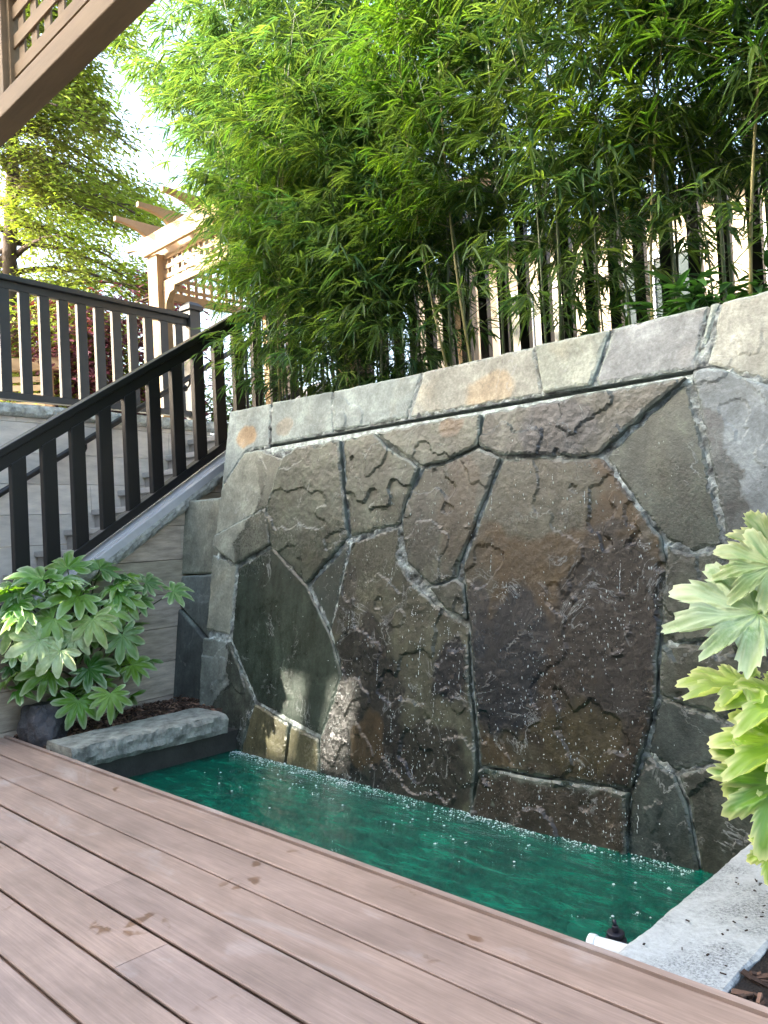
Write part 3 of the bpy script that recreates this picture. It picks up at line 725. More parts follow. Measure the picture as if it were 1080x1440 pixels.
# dark rock
def rock(name, loc_, sx, sy, sz, label, mat, seed=1):
    bm = bmesh.new(); bmesh.ops.create_icosphere(bm, subdivisions=5, radius=1)
    for v in bm.verts:
        c = v.co.copy(); d = 1+.25*noise.noise(c*1.1+Vector((seed, 0, 0)))
        vc = noise.voronoi(c*1.5+Vector((seed, 2, 1)))[0][0]; d -= .28*vc; d += .05*noise.noise(c*6)
        c = c*d; c.z = min(c.z, .62+.1*c.x+.05*noise.noise(c*3)); v.co = Vector((c.x*sx, c.y*sy, c.z*sz))
    me = bpy.data.meshes.new(name); bm.to_mesh(me); bm.free(); me.materials.append(mat)
    ca = me.color_attributes.new('Col', 'FLOAT_COLOR', 'POINT'); ca.data.foreach_set('color', [1.]*len(me.vertices)*4)
    o = link(name, me); o.location = loc_; return props(o, label, 'rock')
pr = on_z(55, 1040, .0); rock('garden_rock', (pr[0]-.02, pr[1]+.04, .06), .17, .13, .19, 'dark blue-grey rock at the deck edge under the leafy plant', M['rock'], 3)

# pump fitting and pipe at the deck edge, pale lamp under water
pq = on_z(866, 1318, -.075)
pump = empty('pool_pump', pq, 'small black pump fitting standing in the pool corner by the slab', 'pump')
mb = MB()
for a, b_, r_, n in ((-.15, .0, .027, 14), (0, .014, .023, 14), (.014, .03, .009, 10)): mb.tube([(0, 0, a), (0, 0, b_)], r_, n)
mb.build('pump_body', M['blackplastic'], pump, .002)
mb = MB(); mb.tube([(0, 0, .03), (-.004, .004, .04), (-.010, .008, .036)], [.005, .005, .004], 8); mb.build('cable', M['blackplastic'], pump)
pw = on_z(850, 1333, -.045); d_ = _n(on_z(885, 1342, -.045)-on_z(835, 1328, -.045))
mb = MB(); mb.tube([-d_*.035, d_*.09], .022, 18); mb.tube([-d_*.04, -d_*.02], .025, 18); o_ = mb.build('plastic_pipe', M['pvc'], None, .003); o_.location = pw; props(o_, 'white plastic pipe poking out under the deck edge', 'pipe')
pl_ = on_z(822, 1305, -.22)
mb = MB(); mb.tube([(0, 0, -.03), (0, 0, 0), (0, 0, .012)], [.05, .052, .035], 20); o_ = mb.build('pool_lamp', M['pvc'], None); o_.location = pl_; o_.scale = (1, 1, 1); props(o_, 'pale round pool lamp just under the green water', 'pool lamp')

# ================================================================ WATER SPRAY AND FOAM
OCT = [(1,0,0),(-1,0,0),(0,1,0),(0,-1,0),(0,0,1),(0,0,-1)]; OF = [(0,2,4),(2,1,4),(1,3,4),(3,0,4),(2,0,5),(1,2,5),(3,1,5),(0,3,5)]
SPR = np.array([wl(*p) for p in [(480, 780), (560, 690), (720, 640), (880, 660), (945, 800), (930, 1000), (890, 1190), (670, 1140), (455, 1085), (480, 950)]])
mb = MB(); cnt = 0
while cnt < 2300:
    px, py = random.uniform(330, 960), random.uniform(600, 1200); u, v = wl(px, py)
    ins = inp(u, v, SPR); dens = (.35+.65*max(0, min(1, (py-700)/350)))*(1.0 if ins else .10)
    if 590 < px < 690 and py > 850: dens *= 2
    dens *= max(.1, .6+1.2*nz(u*3, v*3, 5))
    if random.random() > dens or v < -.17: continue
    r_ = random.choice([.0008, .001, .0012, .0016, .002, .0028]); st_ = random.choice([1, 1, 1.6, 2.6]); h = .055+random.expovariate(18)*.6
    p = w3(u, v, h); mb.add([(p[0]+a*r_, p[1]+b_*r_, p[2]+c*r_*st_) for a, b_, c in OCT], OF, smooth=True); cnt += 1
# trickles clinging to joints and ledges
for (px, py, ln) in [(735,1105,.10),(757,1108,.07),(812,1112,.09),(716,1108,.05),(855,1118,.05),(590,840,.10),(560,800,.06),(640,880,.08),(655,930,.08),(700,690,.10),(600,900,.16),(620,960,.2),(560,1000,.14),(640,1040,.15),(700,760,.14),(880,790,.12),(770,840,.1),(690,1020,.1),(540,930,.12),(500,860,.1),(590,1060,.12),(905,1130,.1),(850,1150,.08),(785,670,.05),(830,690,.06),(720,820,.05)]:
    u, v = wl(px, py)
    for k in range(int(ln/.004)):
        if random.random() < .45: continue
        p = w3(u+.006*nz(k*.2, px), v-.004*k, .042); r_ = random.uniform(.001, .0024)
        mb.add([(p[0]+a*r_, p[1]+b_*r_, p[2]+c*r_*2) for a, b_, c in OCT], OF, smooth=True)
props(mb.build('water_droplets', M['foam']), kind='stuff')
# foam: bubbles on the pool along the wall foot
mb = MB(); DOME = []
def bubble(x, y, r_, fl=.55):
    n = 9; vs = [(x, y, WATER_Z+r_*fl)]; fs = []
    for k, (rr, z) in enumerate(((.6, .8), (1, .0))):
        for i in range(n): t = 6.2832*i/n; vs.append((x+r_*rr*math.cos(t), y+r_*rr*math.sin(t), WATER_Z+r_*fl*z-.001))
    for i in range(n): fs.append((0, 1+i, 1+(i+1) % n)); fs.append((1+i, 1+n+i, 1+n+(i+1) % n, 1+(i+1) % n))
    mb.add(vs, fs, smooth=True)
yw = WY0+WK*WATER_Z-.035
for _ in range(5200):
    x = random.uniform(-3.8, -1.2); w = 1-abs((x+2.3)/1.5)**2*.5
    if random.random() > .55+1.2*nz(x*5, 3)+.5*nz(x*17, 8): continue
    y = yw-abs(random.gauss(0, .05))*w; bubble(x, y, random.choice([.001, .0012, .0016, .002, .003, .0042]))
for _ in range(430):
    x = random.uniform(-3.6, -1.15); y = yw-random.expovariate(1/.17)
    if y < 1.75 or nz(x*3, y*3) < -.25: continue
    r_ = random.choice([.0015, .002, .003, .004, .006])
    bubble(x, y, r_)
    if random.random() < .3:
        for _ in range(random.randint(2, 5)): bubble(x+random.gauss(0, .012), y+random.gauss(0, .01), r_*random.uniform(.5, .9))
props(mb.build('foam', M['foam']), kind='stuff')

# ================================================================ FOLIAGE HELPERS
def leaf_strip(mb, base, d, up, ln, w, droop, col):
    """lance leaf with a folded midrib"""
    d = d.normalized(); s = d.cross(up)
    if s.length < 1e-4: s = Vector((1, 0, 0))
    s.normalize(); u = s.cross(d)
    P = lambda t, a, k: base+d*(ln*t)+s*a-u*(k)+Vector((0, 0, -droop*ln*t*t))
    f = w*.22
    vs = [P(0, 0, 0), P(.3, -w*.5, -f), P(.3, 0, 0), P(.3, w*.5, -f), P(.68, -w*.36, -f*.7), P(.68, 0, 0), P(.68, w*.36, -f*.7), P(1, 0, 0)]
    mb.add(vs, [(0,2,1),(0,3,2),(1,2,5,4),(2,3,6,5),(4,5,7),(5,6,7)], col)
def lcol(a, b_, k=None):
    k = random.random() if k is None else k; j = random.uniform(.8, 1.2)
    return tuple((x+(y-x)*k)*j for x, y in zip(a, b_))

def bamboo_meshes(H, arch, zmin, r0, seed, yellow, nleaf=1.0):
    random.seed(seed)
    path = lambda t: Vector((arch*H*t**2.1, .04*math.sin(t*5+seed), H*(t-.22*abs(arch)*t**2.5)))
    cu = MB(); pts = []; rad = []; base = (.24, .22, .07) if yellow else (.075, .11, .04)
    nn = int(H/.055); cs = []
    for i in range(nn+1):
        t = i/nn; node = (i % 4 == 0); pts.append(path(t)); rad.append(r0*.72*(1-.8*t)*(1.22 if node else 1))
    cu.tube(pts, rad, 7, base)
    fo = MB()
    g0, g1 = ((.055, .13, .022), (.13, .22, .03)) if yellow else ((.032, .084, .042), (.118, .182, .055))
    z = zmin
    while z < H*.97:
        t = z/H; b0 = path(t)
        for _ in range(random.choice([2, 2, 3, 3])):
            az = random.uniform(0, 6.2832); el = random.uniform(.3, 1.0); bl = random.uniform(.25, .70)*(1-.35*t)
            d = Vector((math.cos(az)*math.cos(el), math.sin(az)*math.cos(el), math.sin(el))); ptsb = []
            for k in range(6):
                a = k/5; ptsb.append(b0+d*(bl*a)+Vector((0, 0, -.30*bl*a*a)))
            cu.tube(ptsb[::2]+[ptsb[5]], [.0028, .002, .0015, .001], 4, base)
            for k in range(1, 6):
                for _ in range(max(1, int(random.choice([1, 2, 2])*nleaf))):
                    tb = ptsb[k]; a2 = az+random.uniform(-1.3, 1.3); e2 = random.uniform(-.5, .45)
                    td = Vector((math.cos(a2)*math.cos(e2), math.sin(a2)*math.cos(e2), math.sin(e2))); tl = random.uniform(.05, .14)
                    tip = tb+td*tl
                    kk = random.random()
                    for q in range(random.choice([3, 4, 5, 6])):
                        a3 = a2+random.uniform(-.85, .85); e3 = e2+random.uniform(-.55, .25)
                        ld = Vector((math.cos(a3)*math.cos(e3), math.sin(a3)*math.cos(e3), math.sin(e3)))
                        leaf_strip(fo, tb.lerp(tip, random.uniform(.4, 1)), ld, Vector((random.uniform(-.35, .35), random.uniform(-.35, .35), 1)), random.uniform(.09, .18), random.uniform(.0095, .0165), random.uniform(.1, .5), lcol(g0, g1, min(1, max(0, kk+random.uniform(-.3, .3)))))
        z += random.uniform(.08, .15)
    return cu.mesh('culm', M['culm']), fo.mesh('foliage', M['bamboo_leaf'])

VAR = [bamboo_meshes(*a) for a in [
  (3.6, .10, .95, .011, 11, False), (4.0, .16, 1.05, .012, 12, False), (3.2, .22, .65, .010, 13, False), (3.8, .06, .9, .012, 14, False),
  (2.6, .12, .45, .009, 15, False), (3.4, .30, .8, .011, 16, False), (2.9, .12, .95, .011, 17, True), (3.6, .20, 1.15, .013, 18, True), (1.3, .25, .12, .006, 19, False, 1.3), (2.3, .14, .30, .008, 20, False, .5), (3.9, .52, 1.3, .011, 22, False)]]
random.seed(21)
def bamboo(x, y, var, rz, sc_=1, label=None, tilt=(0, 0), z=1.69):
    o = empty('bamboo', (x, y, z), label or 'slim green bamboo stem in the dense hedge above the stone wall', 'bamboo', 'bamboo hedge along the fence', rz)
    o.rotation_euler = (tilt[0], tilt[1], rz); o.scale = (sc_, sc_, sc_)
    link('culm', VAR[var][0], o); link('foliage', VAR[var][1], o); return o
# back and middle rows of the hedge
n = 0
for row, (y, x0, x1, stp) in enumerate(((4.15, -4.5, .6, .6), (3.85, -4.55, .6, .38), (3.5, -4.25, .4, .33), (3.4, -4.1, .3, .46))):
    x = x0
    while x < x1:
        v_ = 9 if row == 3 else random.choice([0, 1, 2, 3, 3, 0, 1, 5]) if row else random.choice([0, 1, 3])
        bamboo(x+random.uniform(-.1, .1), y+random.uniform(-.12, .12), v_, random.uniform(0, 6.28), random.uniform(.88, 1.1)); x += stp*random.uniform(.75, 1.3)
# low young shoots at the wall top, thickest at the left
for px, y in [(400, 3.3), (425, 3.35), (455, 3.3), (480, 3.4), (505, 3.35), (530, 3.4), (560, 3.45), (590, 3.5), (815, 3.5), (850, 3.45), (440, 3.6), (500, 3.65), (540, 3.7)]:
    p = on_y(px, 540, y); bamboo(p[0], y, 8 if random.random() < .6 else 4, random.uniform(0, 6.28), random.uniform(.75, 1.05), 'short bushy young bamboo low on the wall top')
# leftmost bamboos arching over the stairs
for i, (x, y, v_, rz, s_) in enumerate([(-4.33, 3.45, 5, 2.9, 1.02), (-4.42, 3.75, 5, 3.3, 1.1), (-4.5, 4.15, 2, 3.0, 1.12), (-4.3, 3.3, 4, 3.5, .9), (-4.62, 4.5, 5, 2.7, 1.15), (-4.45, 4.0, 1, 3.1, 1.1), (-4.7, 4.3, 5, 3.0, 1.3), (-4.6, 3.9, 5, 3.4, 1.25), (-4.4, 3.6, 10, 3.0, 1.0), (-4.45, 4.2, 10, 3.3, 1.1), (-4.5, 3.9, 10, 2.8, .9)]):
    bamboo(x, y, v_, rz, s_, 'green bamboo arching left over the stair railing')
# named single culms that stand out
for (px, py, y, v_, rz, s_, tl, lab) in [
  (640, 508, 3.33, 7, 2.9, .72, (0, -.30), 'shorter yellowish bamboo culm leaning left at the hedge centre'),
  (672, 500, 3.35, 7, 3.2, .80, (0, -.22), 'taller yellowish bamboo culm leaning left at the hedge centre'),
  (922, 448, 3.4, 6, .5, .85, (0, .0), 'straight golden bamboo culm before the fence right of the hedge centre'),
  (1058, 410, 3.4, 6, 2.0, .95, (0, .03), 'straight yellow-green bamboo culm nearest the right edge'),
  (400, 560, 3.25, 6, 2.5, .8, (0, -.05), 'bright green bamboo culm at the left end of the wall cap')]:
    p = on_y(px, py, y); o = bamboo(p[0], y, v_, rz, s_, lab); o.rotation_euler = (0, tl[1], 0); o.rotation_euler = (tl[0], tl[1], 0)
# broad low leafy plant right of the hedge
def leafy_clump(name, loc_, rad, h, nst, label, seed, cat='plant', cols=((.03, .09, .025), (.09, .2, .04)), ll=(.12, .22), lw=(.022, .04)):
    random.seed(seed); o = empty(name, loc_, label, cat); fo = MB(); stm = MB()
    for _ in range(nst):
        az = random.uniform(0, 6.28); e = random.uniform(.35, 1.4); l = random.uniform(.5, 1)*h
        d = Vector((math.cos(az)*math.cos(e)*rad/h, math.sin(az)*math.cos(e)*rad/h, math.sin(e)))
        pts = [d*(l*k/4)+Vector((0, 0, -.2*l*(k/4)**2)) for k in range(5)]; stm.tube(pts, [.004, .0035, .003, .002, .0015], 5, (.06, .1, .03))
        for k in range(1, 5):
            for _ in range(3):
                a3 = az+random.uniform(-1.4, 1.4); e3 = random.uniform(-.4, .6)
                leaf_strip(fo, pts[k], Vector((math.cos(a3)*math.cos(e3), math.sin(a3)*math.cos(e3), math.sin(e3))), Vector((random.uniform(-.3, .3), random.uniform(-.3, .3), 1)), random.uniform(*ll), random.uniform(*lw), random.uniform(.1, .5), lcol(*cols))
    stm.build('stems', M['stem'], o, fixn=False); fo.build('foliage', M['shrub'], o, fixn=False); return o
p = on_y(1010, 420, 3.45); leafy_clump('leafy_plant', (p[0], 3.45, 1.70), .4, .42, 34, 'low broad-leaved green plant on the wall top at the right', 31)
p = on_y(860, 455, 3.6); leafy_clump('leafy_plant', (p[0], 3.6, 1.70), .4, .36, 30, 'low green plant at the foot of the hedge left of the golden culm', 32)

# ================================================================ FENCE + HOUSE BEHIND THE BAMBOO
FY = 4.62
fn = empty('picket_fence', (-2, FY, 1.7), 'black timber fence of upright boards behind the bamboo', 'fence')
for k in range(34):
    x = -4.75+.168*k
    mb = MB(); mb.box((x-.036, FY-.02, 1.62), (x+.036, FY+.03, 3.30)); loc(mb, (-2, FY, 1.7)); mb.build('picket', M['black_paint'], fn, .003)
for z in (1.98, 3.30):
    mb = MB(); mb.box((-4.85, FY+.032, z), (.95, FY+.075, z+.09)); loc(mb, (-2, FY, 1.7)); mb.build('fence_rail', M['black_paint'], fn, .004)
HY = 8.6
hs = empty('cream_house', (-2.5, HY, 1.7), 'cream rendered house behind the black fence with white framed windows', 'house')
mb = MB(); mb.box((-7.6, HY, 1.6), (4.0, HY+5, 4.45)); loc(mb, (-2.5, HY, 1.7)); mb.build('wall', M['plaster'], hs)
mb = MB(); mb.prism([(-7.95, HY-.35, 4.45), (-7.95, HY+5.35, 4.45), (-7.95, HY+2.5, 5.6)], (12.3, 0, 0)); loc(mb, (-2.5, HY, 1.7)); mb.build('roof', M['roof'], hs)
for x in (-5.6, -4.0, -2.35, -.8):
    mb = MB()
    for a, b_ in (((x-.5, HY-.05, 2.35), (x+.5, HY+.02, 2.43)), ((x-.5, HY-.05, 3.85), (x+.5, HY+.02, 3.93)), ((x-.5, HY-.05, 2.431), (x-.42, HY+.02, 3.849)), ((x+.42, HY-.05, 2.431), (x+.5, HY+.02, 3.849)), ((x-.02, HY-.04, 2.431), (x+.02, HY+.01, 3.849))): mb.box(a, b_)
    loc(mb, (-2.5, HY, 1.7)); w_ = mb.build('window', M['white'], hs)
    mb = MB(); mb.box((x-.42, HY-.015, 2.43), (x+.42, HY-.005, 3.85)); loc(mb, (-2.5, HY, 1.7)); mb.build('pane', M['glass'], w_)
for i, (x, y) in enumerate([(-2.9, 6.0), (-1.9, 5.8), (-3.9, 6.3)]):
    leafy_clump('shrub', (x, y, 1.7), .7, .8, 60, ['light green shrub seen through the fence near the middle', 'light green shrub seen through the fence at the right', 'light green shrub seen through the fence at the left'][i], 40+i, 'shrub', ((.08, .16, .03), (.2, .28, .06)), (.06, .1), (.03, .05))

# ================================================================ PERGOLAS
def lattice(mb, P, U, V, lu, lv, pitch=.09, w=.036, t=.008):
    """square lattice in the plane P + a U + b V"""
    P, U, V = np.array(P, float), np.array(U, float), np.array(V, float); Nn = np.cross(U, V)
    a = pitch*.5
    while a < lu:
        mb.prism([P+U*(a-w/2), P+U*(a+w/2), P+U*(a+w/2)+V*lv, P+U*(a-w/2)+V*lv], -Nn*t, (.96, .95, .94)); a += pitch
    b_ = pitch*.5
    while b_ < lv:
        mb.prism([P+V*(b_-w/2)+Nn*.001, P+U*lu+V*(b_-w/2)+Nn*.001, P+U*lu+V*(b_+w/2)+Nn*.001, P+V*(b_+w/2)+Nn*.001], Nn*t, (1.04, 1.02, 1)); b_ += pitch
# far arbour at the head of the stairs
pc = at_d(224, 355, 8.5); px0, py0 = float(pc[0]), float(pc[1]); O_ = (px0, py0, 2.0)
fp = empty('garden_pergola', O_, 'light cedar pergola with lattice panels and curved beam ends at the stair head', 'pergola')
def part(mb, name, mat, par, org, bev=.004): loc(mb, org); return mb.build(name, mat, par, bev)
PW = .085
ylen = 1.35
for (x, y) in ((px0, py0), (px0, py0+ylen), (px0+2.6, py0), (px0+2.6, py0+ylen)):
    mb = MB(); mb.box((x-PW, y-PW, 1.3), (x+PW, y+PW, 3.74)); part(mb, 'post', M['cedar'], fp, O_)
def tail(mb, p, d, ln, hgt, w, ext, col=(1, 1, 1)):
    """beam with a curved cut at its start; p start(top), d direction"""
    d = np.array(d, float); sd = np.cross(d, (0, 0, 1)); prof = [(0, 0), (0, -hgt*.28)]
    for k in range(1, 7): a = k/6*math.pi/2; prof.append((.30*math.sin(a)**1.3+.02, -hgt*.28-hgt*.72*(1-math.cos(a))))
    prof += [(ln, -hgt), (ln, 0)]
    mb.prism([np.array(p)+d*a+np.array((0, 0, b_))-sd*w/2 for a, b_ in prof], sd*w, col)
for dy in (-PW-.022, PW+.022):
    mb = MB(); tail(mb, (px0-.42, py0+dy, 3.92), (1, 0, 0), 3.5, .18, .04, 0); part(mb, 'beam', M['cedar'], fp, O_)
    mb = MB(); tail(mb, (px0-.42, py0+ylen+dy, 3.92), (1, 0, 0), 3.5, .18, .04, 0); part(mb, 'beam', M['cedar'], fp, O_)
for k in range(7):
    mb = MB(); x = px0-.06+.42*k; tail(mb, (x, py0-.42, 4.06), (0, 1, 0), ylen+.9, .16, .042, 0); part(mb, 'rafter', M['cedar'], fp, O_)
mb = MB(); mb.box((px0+PW+.001, py0-.03, 3.40), (px0+2.6-PW-.001, py0+.03, 3.48)); part(mb, 'panel_rail', M['cedar'], fp, O_)
mb = MB(); lattice(mb, (px0+PW, py0, 3.481), (1, 0, 0), (0, 0, 1), 2.6-2*PW, .255); part(mb, 'lattice_panel', M['cedar'], fp, O_, 0)
for xx in (px0, px0+2.6):
    mb = MB(); mb.box((xx-.03, py0+PW+.001, 3.33), (xx+.03, py0+ylen-PW-.001, 3.41)); part(mb, 'panel_rail', M['cedar'], fp, O_)
    mb = MB(); lattice(mb, (xx, py0+PW, 3.411), (0, 1, 0), (0, 0, 1), ylen-2*PW, .33); part(mb, 'lattice_panel', M['cedar'], fp, O_, 0)
mb = MB(); pr_ = [(0, 0), (0, -.20), (.04, -.19), (.05, -.13), (.12, -.05), (.19, -.04), (.20, 0)]
mb.prism([(px0+PW+.001+a, py0-.03, 3.399+b_) for a, b_ in pr_], (0, .06, 0)); part(mb, 'bracket', M['cedar'], fp, O_, 0)
# near pergola over the deck
zb_ = 2.5; yb = 1.115; O_ = (-3.9, yb, 0)
dp = empty('deck_pergola', O_, 'weathered brown pergola beam with lattice infill overhead at the top left', 'pergola')
mb = MB(); mb.box((-6.2, yb, zb_), (1.8, yb+.085, zb_+.075)); part(mb, 'lower_beam', M['cedar_near'], dp, O_)
mb = MB(); mb.box((-6.2, yb+.0, zb_+.43), (1.8, yb+.085, zb_+.56)); part(mb, 'upper_beam', M['cedar_near'], dp, O_)
xs_ = -2.86
for k in range(-3, 4):
    x = xs_+1.22*k
    mb = MB(); mb.box((x-.045, yb+.003, zb_+.0755), (x+.045, yb+.08, zb_+.4295)); part(mb, 'stile', M['cedar_near'], dp, O_, .003)
    mb = MB(); a0, a1 = x+.0455, x+1.22-.0455
    for u0, u1, v0, v1 in ((a0, a1, .076, .10), (a0, a1, .405, .429), (a0, a0+.022, .1005, .4045), (a1-.022, a1, .1005, .4045)): mb.box((u0, yb+.022, zb_+v0), (u1, yb+.06, zb_+v1))
    part(mb, 'panel_frame', M['cedar_near'], dp, O_, 0)
    mb = MB(); lattice(mb, (a0+.02, yb+.042, zb_+.10), (1, 0, 0), (0, 0, 1), a1-a0-.04, .305, .102, .045); part(mb, 'lattice_panel', M['cedar_near'], dp, O_, 0)
for x in (-5.9, 1.6):
    mb = MB(); mb.box((x-.07, yb-.03, .003), (x+.07, yb+.11, zb_-.001)); part(mb, 'post', M['cedar_near'], dp, O_)

# ================================================================ FATSIA PLANTS
def palm_leaf(mb, c, nrm, axis, Rr, nl, droop, colc, cole, pale, seed, sinus=.36, jag=.035, tipk=.35):
    """palmate leaf; c = petiole joint, axis = direction of the middle lobe"""
    rnd = random.Random(seed); nrm = nrm.normalized(); axis = (axis-nrm*axis.dot(nrm)).normalized(); sd = nrm.cross(axis)
    span = R(rnd.uniform(235, 275)); sp = span/(nl-1); per = 18 if tipk > .5 else 10; rad_n = 7; h2 = sp/2
    jit = [rnd.uniform(.88, 1.06) for _ in range(nl)]; lb = [rnd.uniform(-.10, .14) for _ in range(nl)]
    T = []; 
    for l in range(nl):
        for k in range(per): T.append((l, -1+2*k/per))
    T.append((nl-1, 1.0)); vs = [c]; cs = [colc]; fs = []
    for (l, dl) in T:
        th = -span/2+sp*l+dl*h2; env = (.62+.38*math.cos((th)*.62))*jit[l]
        ser = jag*math.sin(abs(dl)*19+l) * (1 if .15 < abs(dl) < .95 else 0)
        rt = Rr*env*(sinus+(1-sinus)*(1-tipk*abs(dl)-(1-tipk)*abs(dl)**2.2)+ser)
        for j in range(1, rad_n+1):
            f = j/rad_n; r_ = rt*f
            fold = abs(dl)*r_*h2*.36
            dr = droop*(r_/Rr)**2*Rr*(1+.9*lb[l]*4)
            wav = .012*Rr/.2*math.sin(f*7+dl*3+l)*f
            vs.append(c+axis*(r_*math.cos(th))+sd*(r_*math.sin(th))+nrm*(fold-dr+wav))
            ed = min(1, max(0, (f-.74)/.20))**1.5 if abs(dl) > .12 or f > .9 else max(0, (f-.85)/.15)
            vein = max(0, 1-abs(dl)/.10)*.35
            k2 = min(1, max(ed*.85, vein*.45, pale*(.72+.5*rnd.random()*(f if rnd.random() < .6 else .5))))
            cs.append(tuple(a*(1-k2)+b_*k2 for a, b_ in zip(colc, cole)))
    m = len(T)
    for i in range(m-1):
        a = 1+i*rad_n; b_ = 1+(i+1)*rad_n; fs.append((0, a, b_))
        for j in range(rad_n-1): fs.append((a+j, a+j+1, b_+j+1, b_+j))
    mb.add(vs, fs, cs, True)
GC = [(.105, .27, .022), (.17, .35, .03), (.07, .19, .025), (.25, .42, .035)]; CE = (.74, .78, .46)
def fatsia(name, base, label, leaves, stemcol, seed):
    """leaves: (world point, normal, axis, radius, lobes, pale)"""
    random.seed(seed); o = empty(name, base, label, 'plant'); fo = MB(); pa = MB(); stm = MB(); b0 = Vector(base)
    for i, (c, nr, ax, rr, nl, pale) in enumerate(leaves):
        c = Vector(c); tgt = pa if pale > .3 else fo
        palm_leaf(tgt, c-b0, Vector(nr), Vector(ax), rr, nl, random.uniform(.15, .4) if seed != 9 else random.uniform(.02, .14), random.choice(GC) if pale < .6 else (.20, .38, .06), CE if pale < .6 else (.74, .82, .54), pale, seed*100+i, .56 if seed == 9 else .50, .06 if seed == 9 else .02, .72 if seed == 9 else .42)
        j = Vector((random.uniform(-.06, .06), random.uniform(-.06, .06), 0)); e = c-b0; mid = j*1.5+Vector((e.x*.35, e.y*.35, e.z*.55))
        pts = [j, (j+mid)/2+Vector((0, 0, .02)), mid, mid.lerp(e, .55)+Vector((0, 0, .03)), e]
        stm.tube(pts, [.008, .007, .0055, .0045, .0035], 6, stemcol)
    stm.build('stems', M['stem'], o, fixn=False); fo.build('leaves', M['fatsia_leaf'], o, fixn=False)
    if pa.v: q = pa.build('pale_leaves', M['variegated'], o, fixn=False); q['label'] = 'cream variegated leaves'
    return o
TOC = lambda c: Vector(CAM-np.array(c)).normalized()
CR = Vector(_n(RW@np.array([1, 0, 0]))); CU = Vector(_n(RW@np.array([0, -1, 0])))
random.seed(5)
# hand-placed leaves: px, py (leaf joint), x plane, tip direction on the picture, radius, lobes, pale, how much it faces up
Lf = [(110,838,-4.28,(-.2,.5),.20,8,.1,.8),(60,815,-4.35,(-1,-.1),.19,8,.1,.9),(140,800,-4.35,(.3,-.9),.17,8,.1,.7),(95,800,-4.40,(-.3,-1),.18,8,.0,.8),(165,835,-4.28,(1,-.3),.17,8,.1,.8),
 (40,860,-4.25,(-1,.2),.18,8,.15,.8),(55,900,-4.2,(-.7,.8),.17,8,.75,.35),(105,890,-4.18,(-.1,1),.15,7,.8,.3),(85,915,-4.15,(-.6,.9),.16,7,.7,.3),(130,870,-4.2,(.2,1),.16,8,.35,.4),
 (172,893,-4.15,(.2,.9),.15,8,.25,.3),(155,975,-4.1,(0,1),.14,9,.12,.25),(205,820,-4.25,(.7,-.5),.13,8,.1,.8),(243,832,-4.22,(1,-.05),.14,8,.15,.9),(180,845,-4.22,(-.1,1),.13,7,.1,.4),
 (125,940,-4.2,(.8,.6),.17,8,0,.5),(70,945,-4.2,(-.8,.6),.17,8,0,.5),(110,985,-4.15,(-.1,1),.16,8,0,.3),(185,935,-4.22,(1,.3),.14,8,0,.5),(20,880,-4.3,(-1,.5),.16,8,.5,.4),(25,835,-4.4,(-1,-.4),.17,8,.1,.8),(150,860,-4.24,(.6,.5),.15,8,.2,.5),(75,870,-4.2,(-.3,.9),.16,8,.2,.5)]
lv = []
for (px, py, xp, td, rr, nl, pale, up) in Lf:
    c = on_x(px, py, xp+random.uniform(-.04, .04)); t = TOC(c); nr = Vector((0, 0, 1))*up+t*(1-up*.55)+Vector((random.uniform(-.2, .2), random.uniform(-.2, .2), 0)); ax = CR*td[0]-CU*td[1]-t*.15
    lv.append((c, nr, ax, rr, nl, pale))
bp = on_z(105, 1000, -.02)
for _ in range(48):
    px, py = random.uniform(10, 200), random.uniform(810, 985); c = on_x(px, py, random.uniform(-4.50, -4.28)); a = random.uniform(0, 6.28)
    lv.append((c, Vector((random.uniform(-.4, .5), random.uniform(-.6, .1), .8)), Vector((math.cos(a), math.sin(a), -.3)), random.uniform(.11, .17), 8, random.choice([0, 0, .1])))
fatsia('fatsia_plant', (float(bp[0])-.06, float(bp[1])+.06, -.03), 'bushy green fatsia with cream-edged palmate leaves in the left planter', lv, (.08, .10, .04), 8)
# right plant, close to the lens, rooted behind the slab
random.seed(6); lv = []
Rf = [(1066,862,.80,(-1,.02),.24,9,.7,.62,2.15),(1088,795,.80,(-.8,-.35),.17,8,.5,.6,2.22),(1085,765,.8,(-.2,-1),.15,8,.25,.5,2.3),
 (1050,962,.7,(-1,.02),.19,8,.3,1.5,2.10),(1112,980,.7,(-.9,.4),.17,8,.12,1.0,2.05),
 (1098,1075,.7,(-.75,.45),.17,7,.1,.45,2.0),(1098,1100,.7,(-.25,1),.18,7,.1,.3,1.95),(1110,1045,.7,(-1,.15),.19,8,.05,.9,2.02),(1090,1195,.7,(-.5,.7),.08,6,.1,.3,1.95),(1120,850,.7,(0,-1),.2,8,.5,.5,2.25)]
for (px, py, _, td, rr, nl, pale, up, y) in Rf:
    c = on_y(px, py, y); t = TOC(c); nr = Vector((0, 0, 1))*up+t*(1-up*.5)+Vector((random.uniform(-.1, .1), random.uniform(-.1, .1), 0)); ax = CR*td[0]-CU*td[1]-t*.1
    lv.append((c, nr, ax, rr, nl, pale))
fatsia('fatsia_plant', (-.42, 2.25, -.05), 'pale variegated fatsia leaning over the concrete slab at the right edge', lv, (.14, .2, .06), 9)

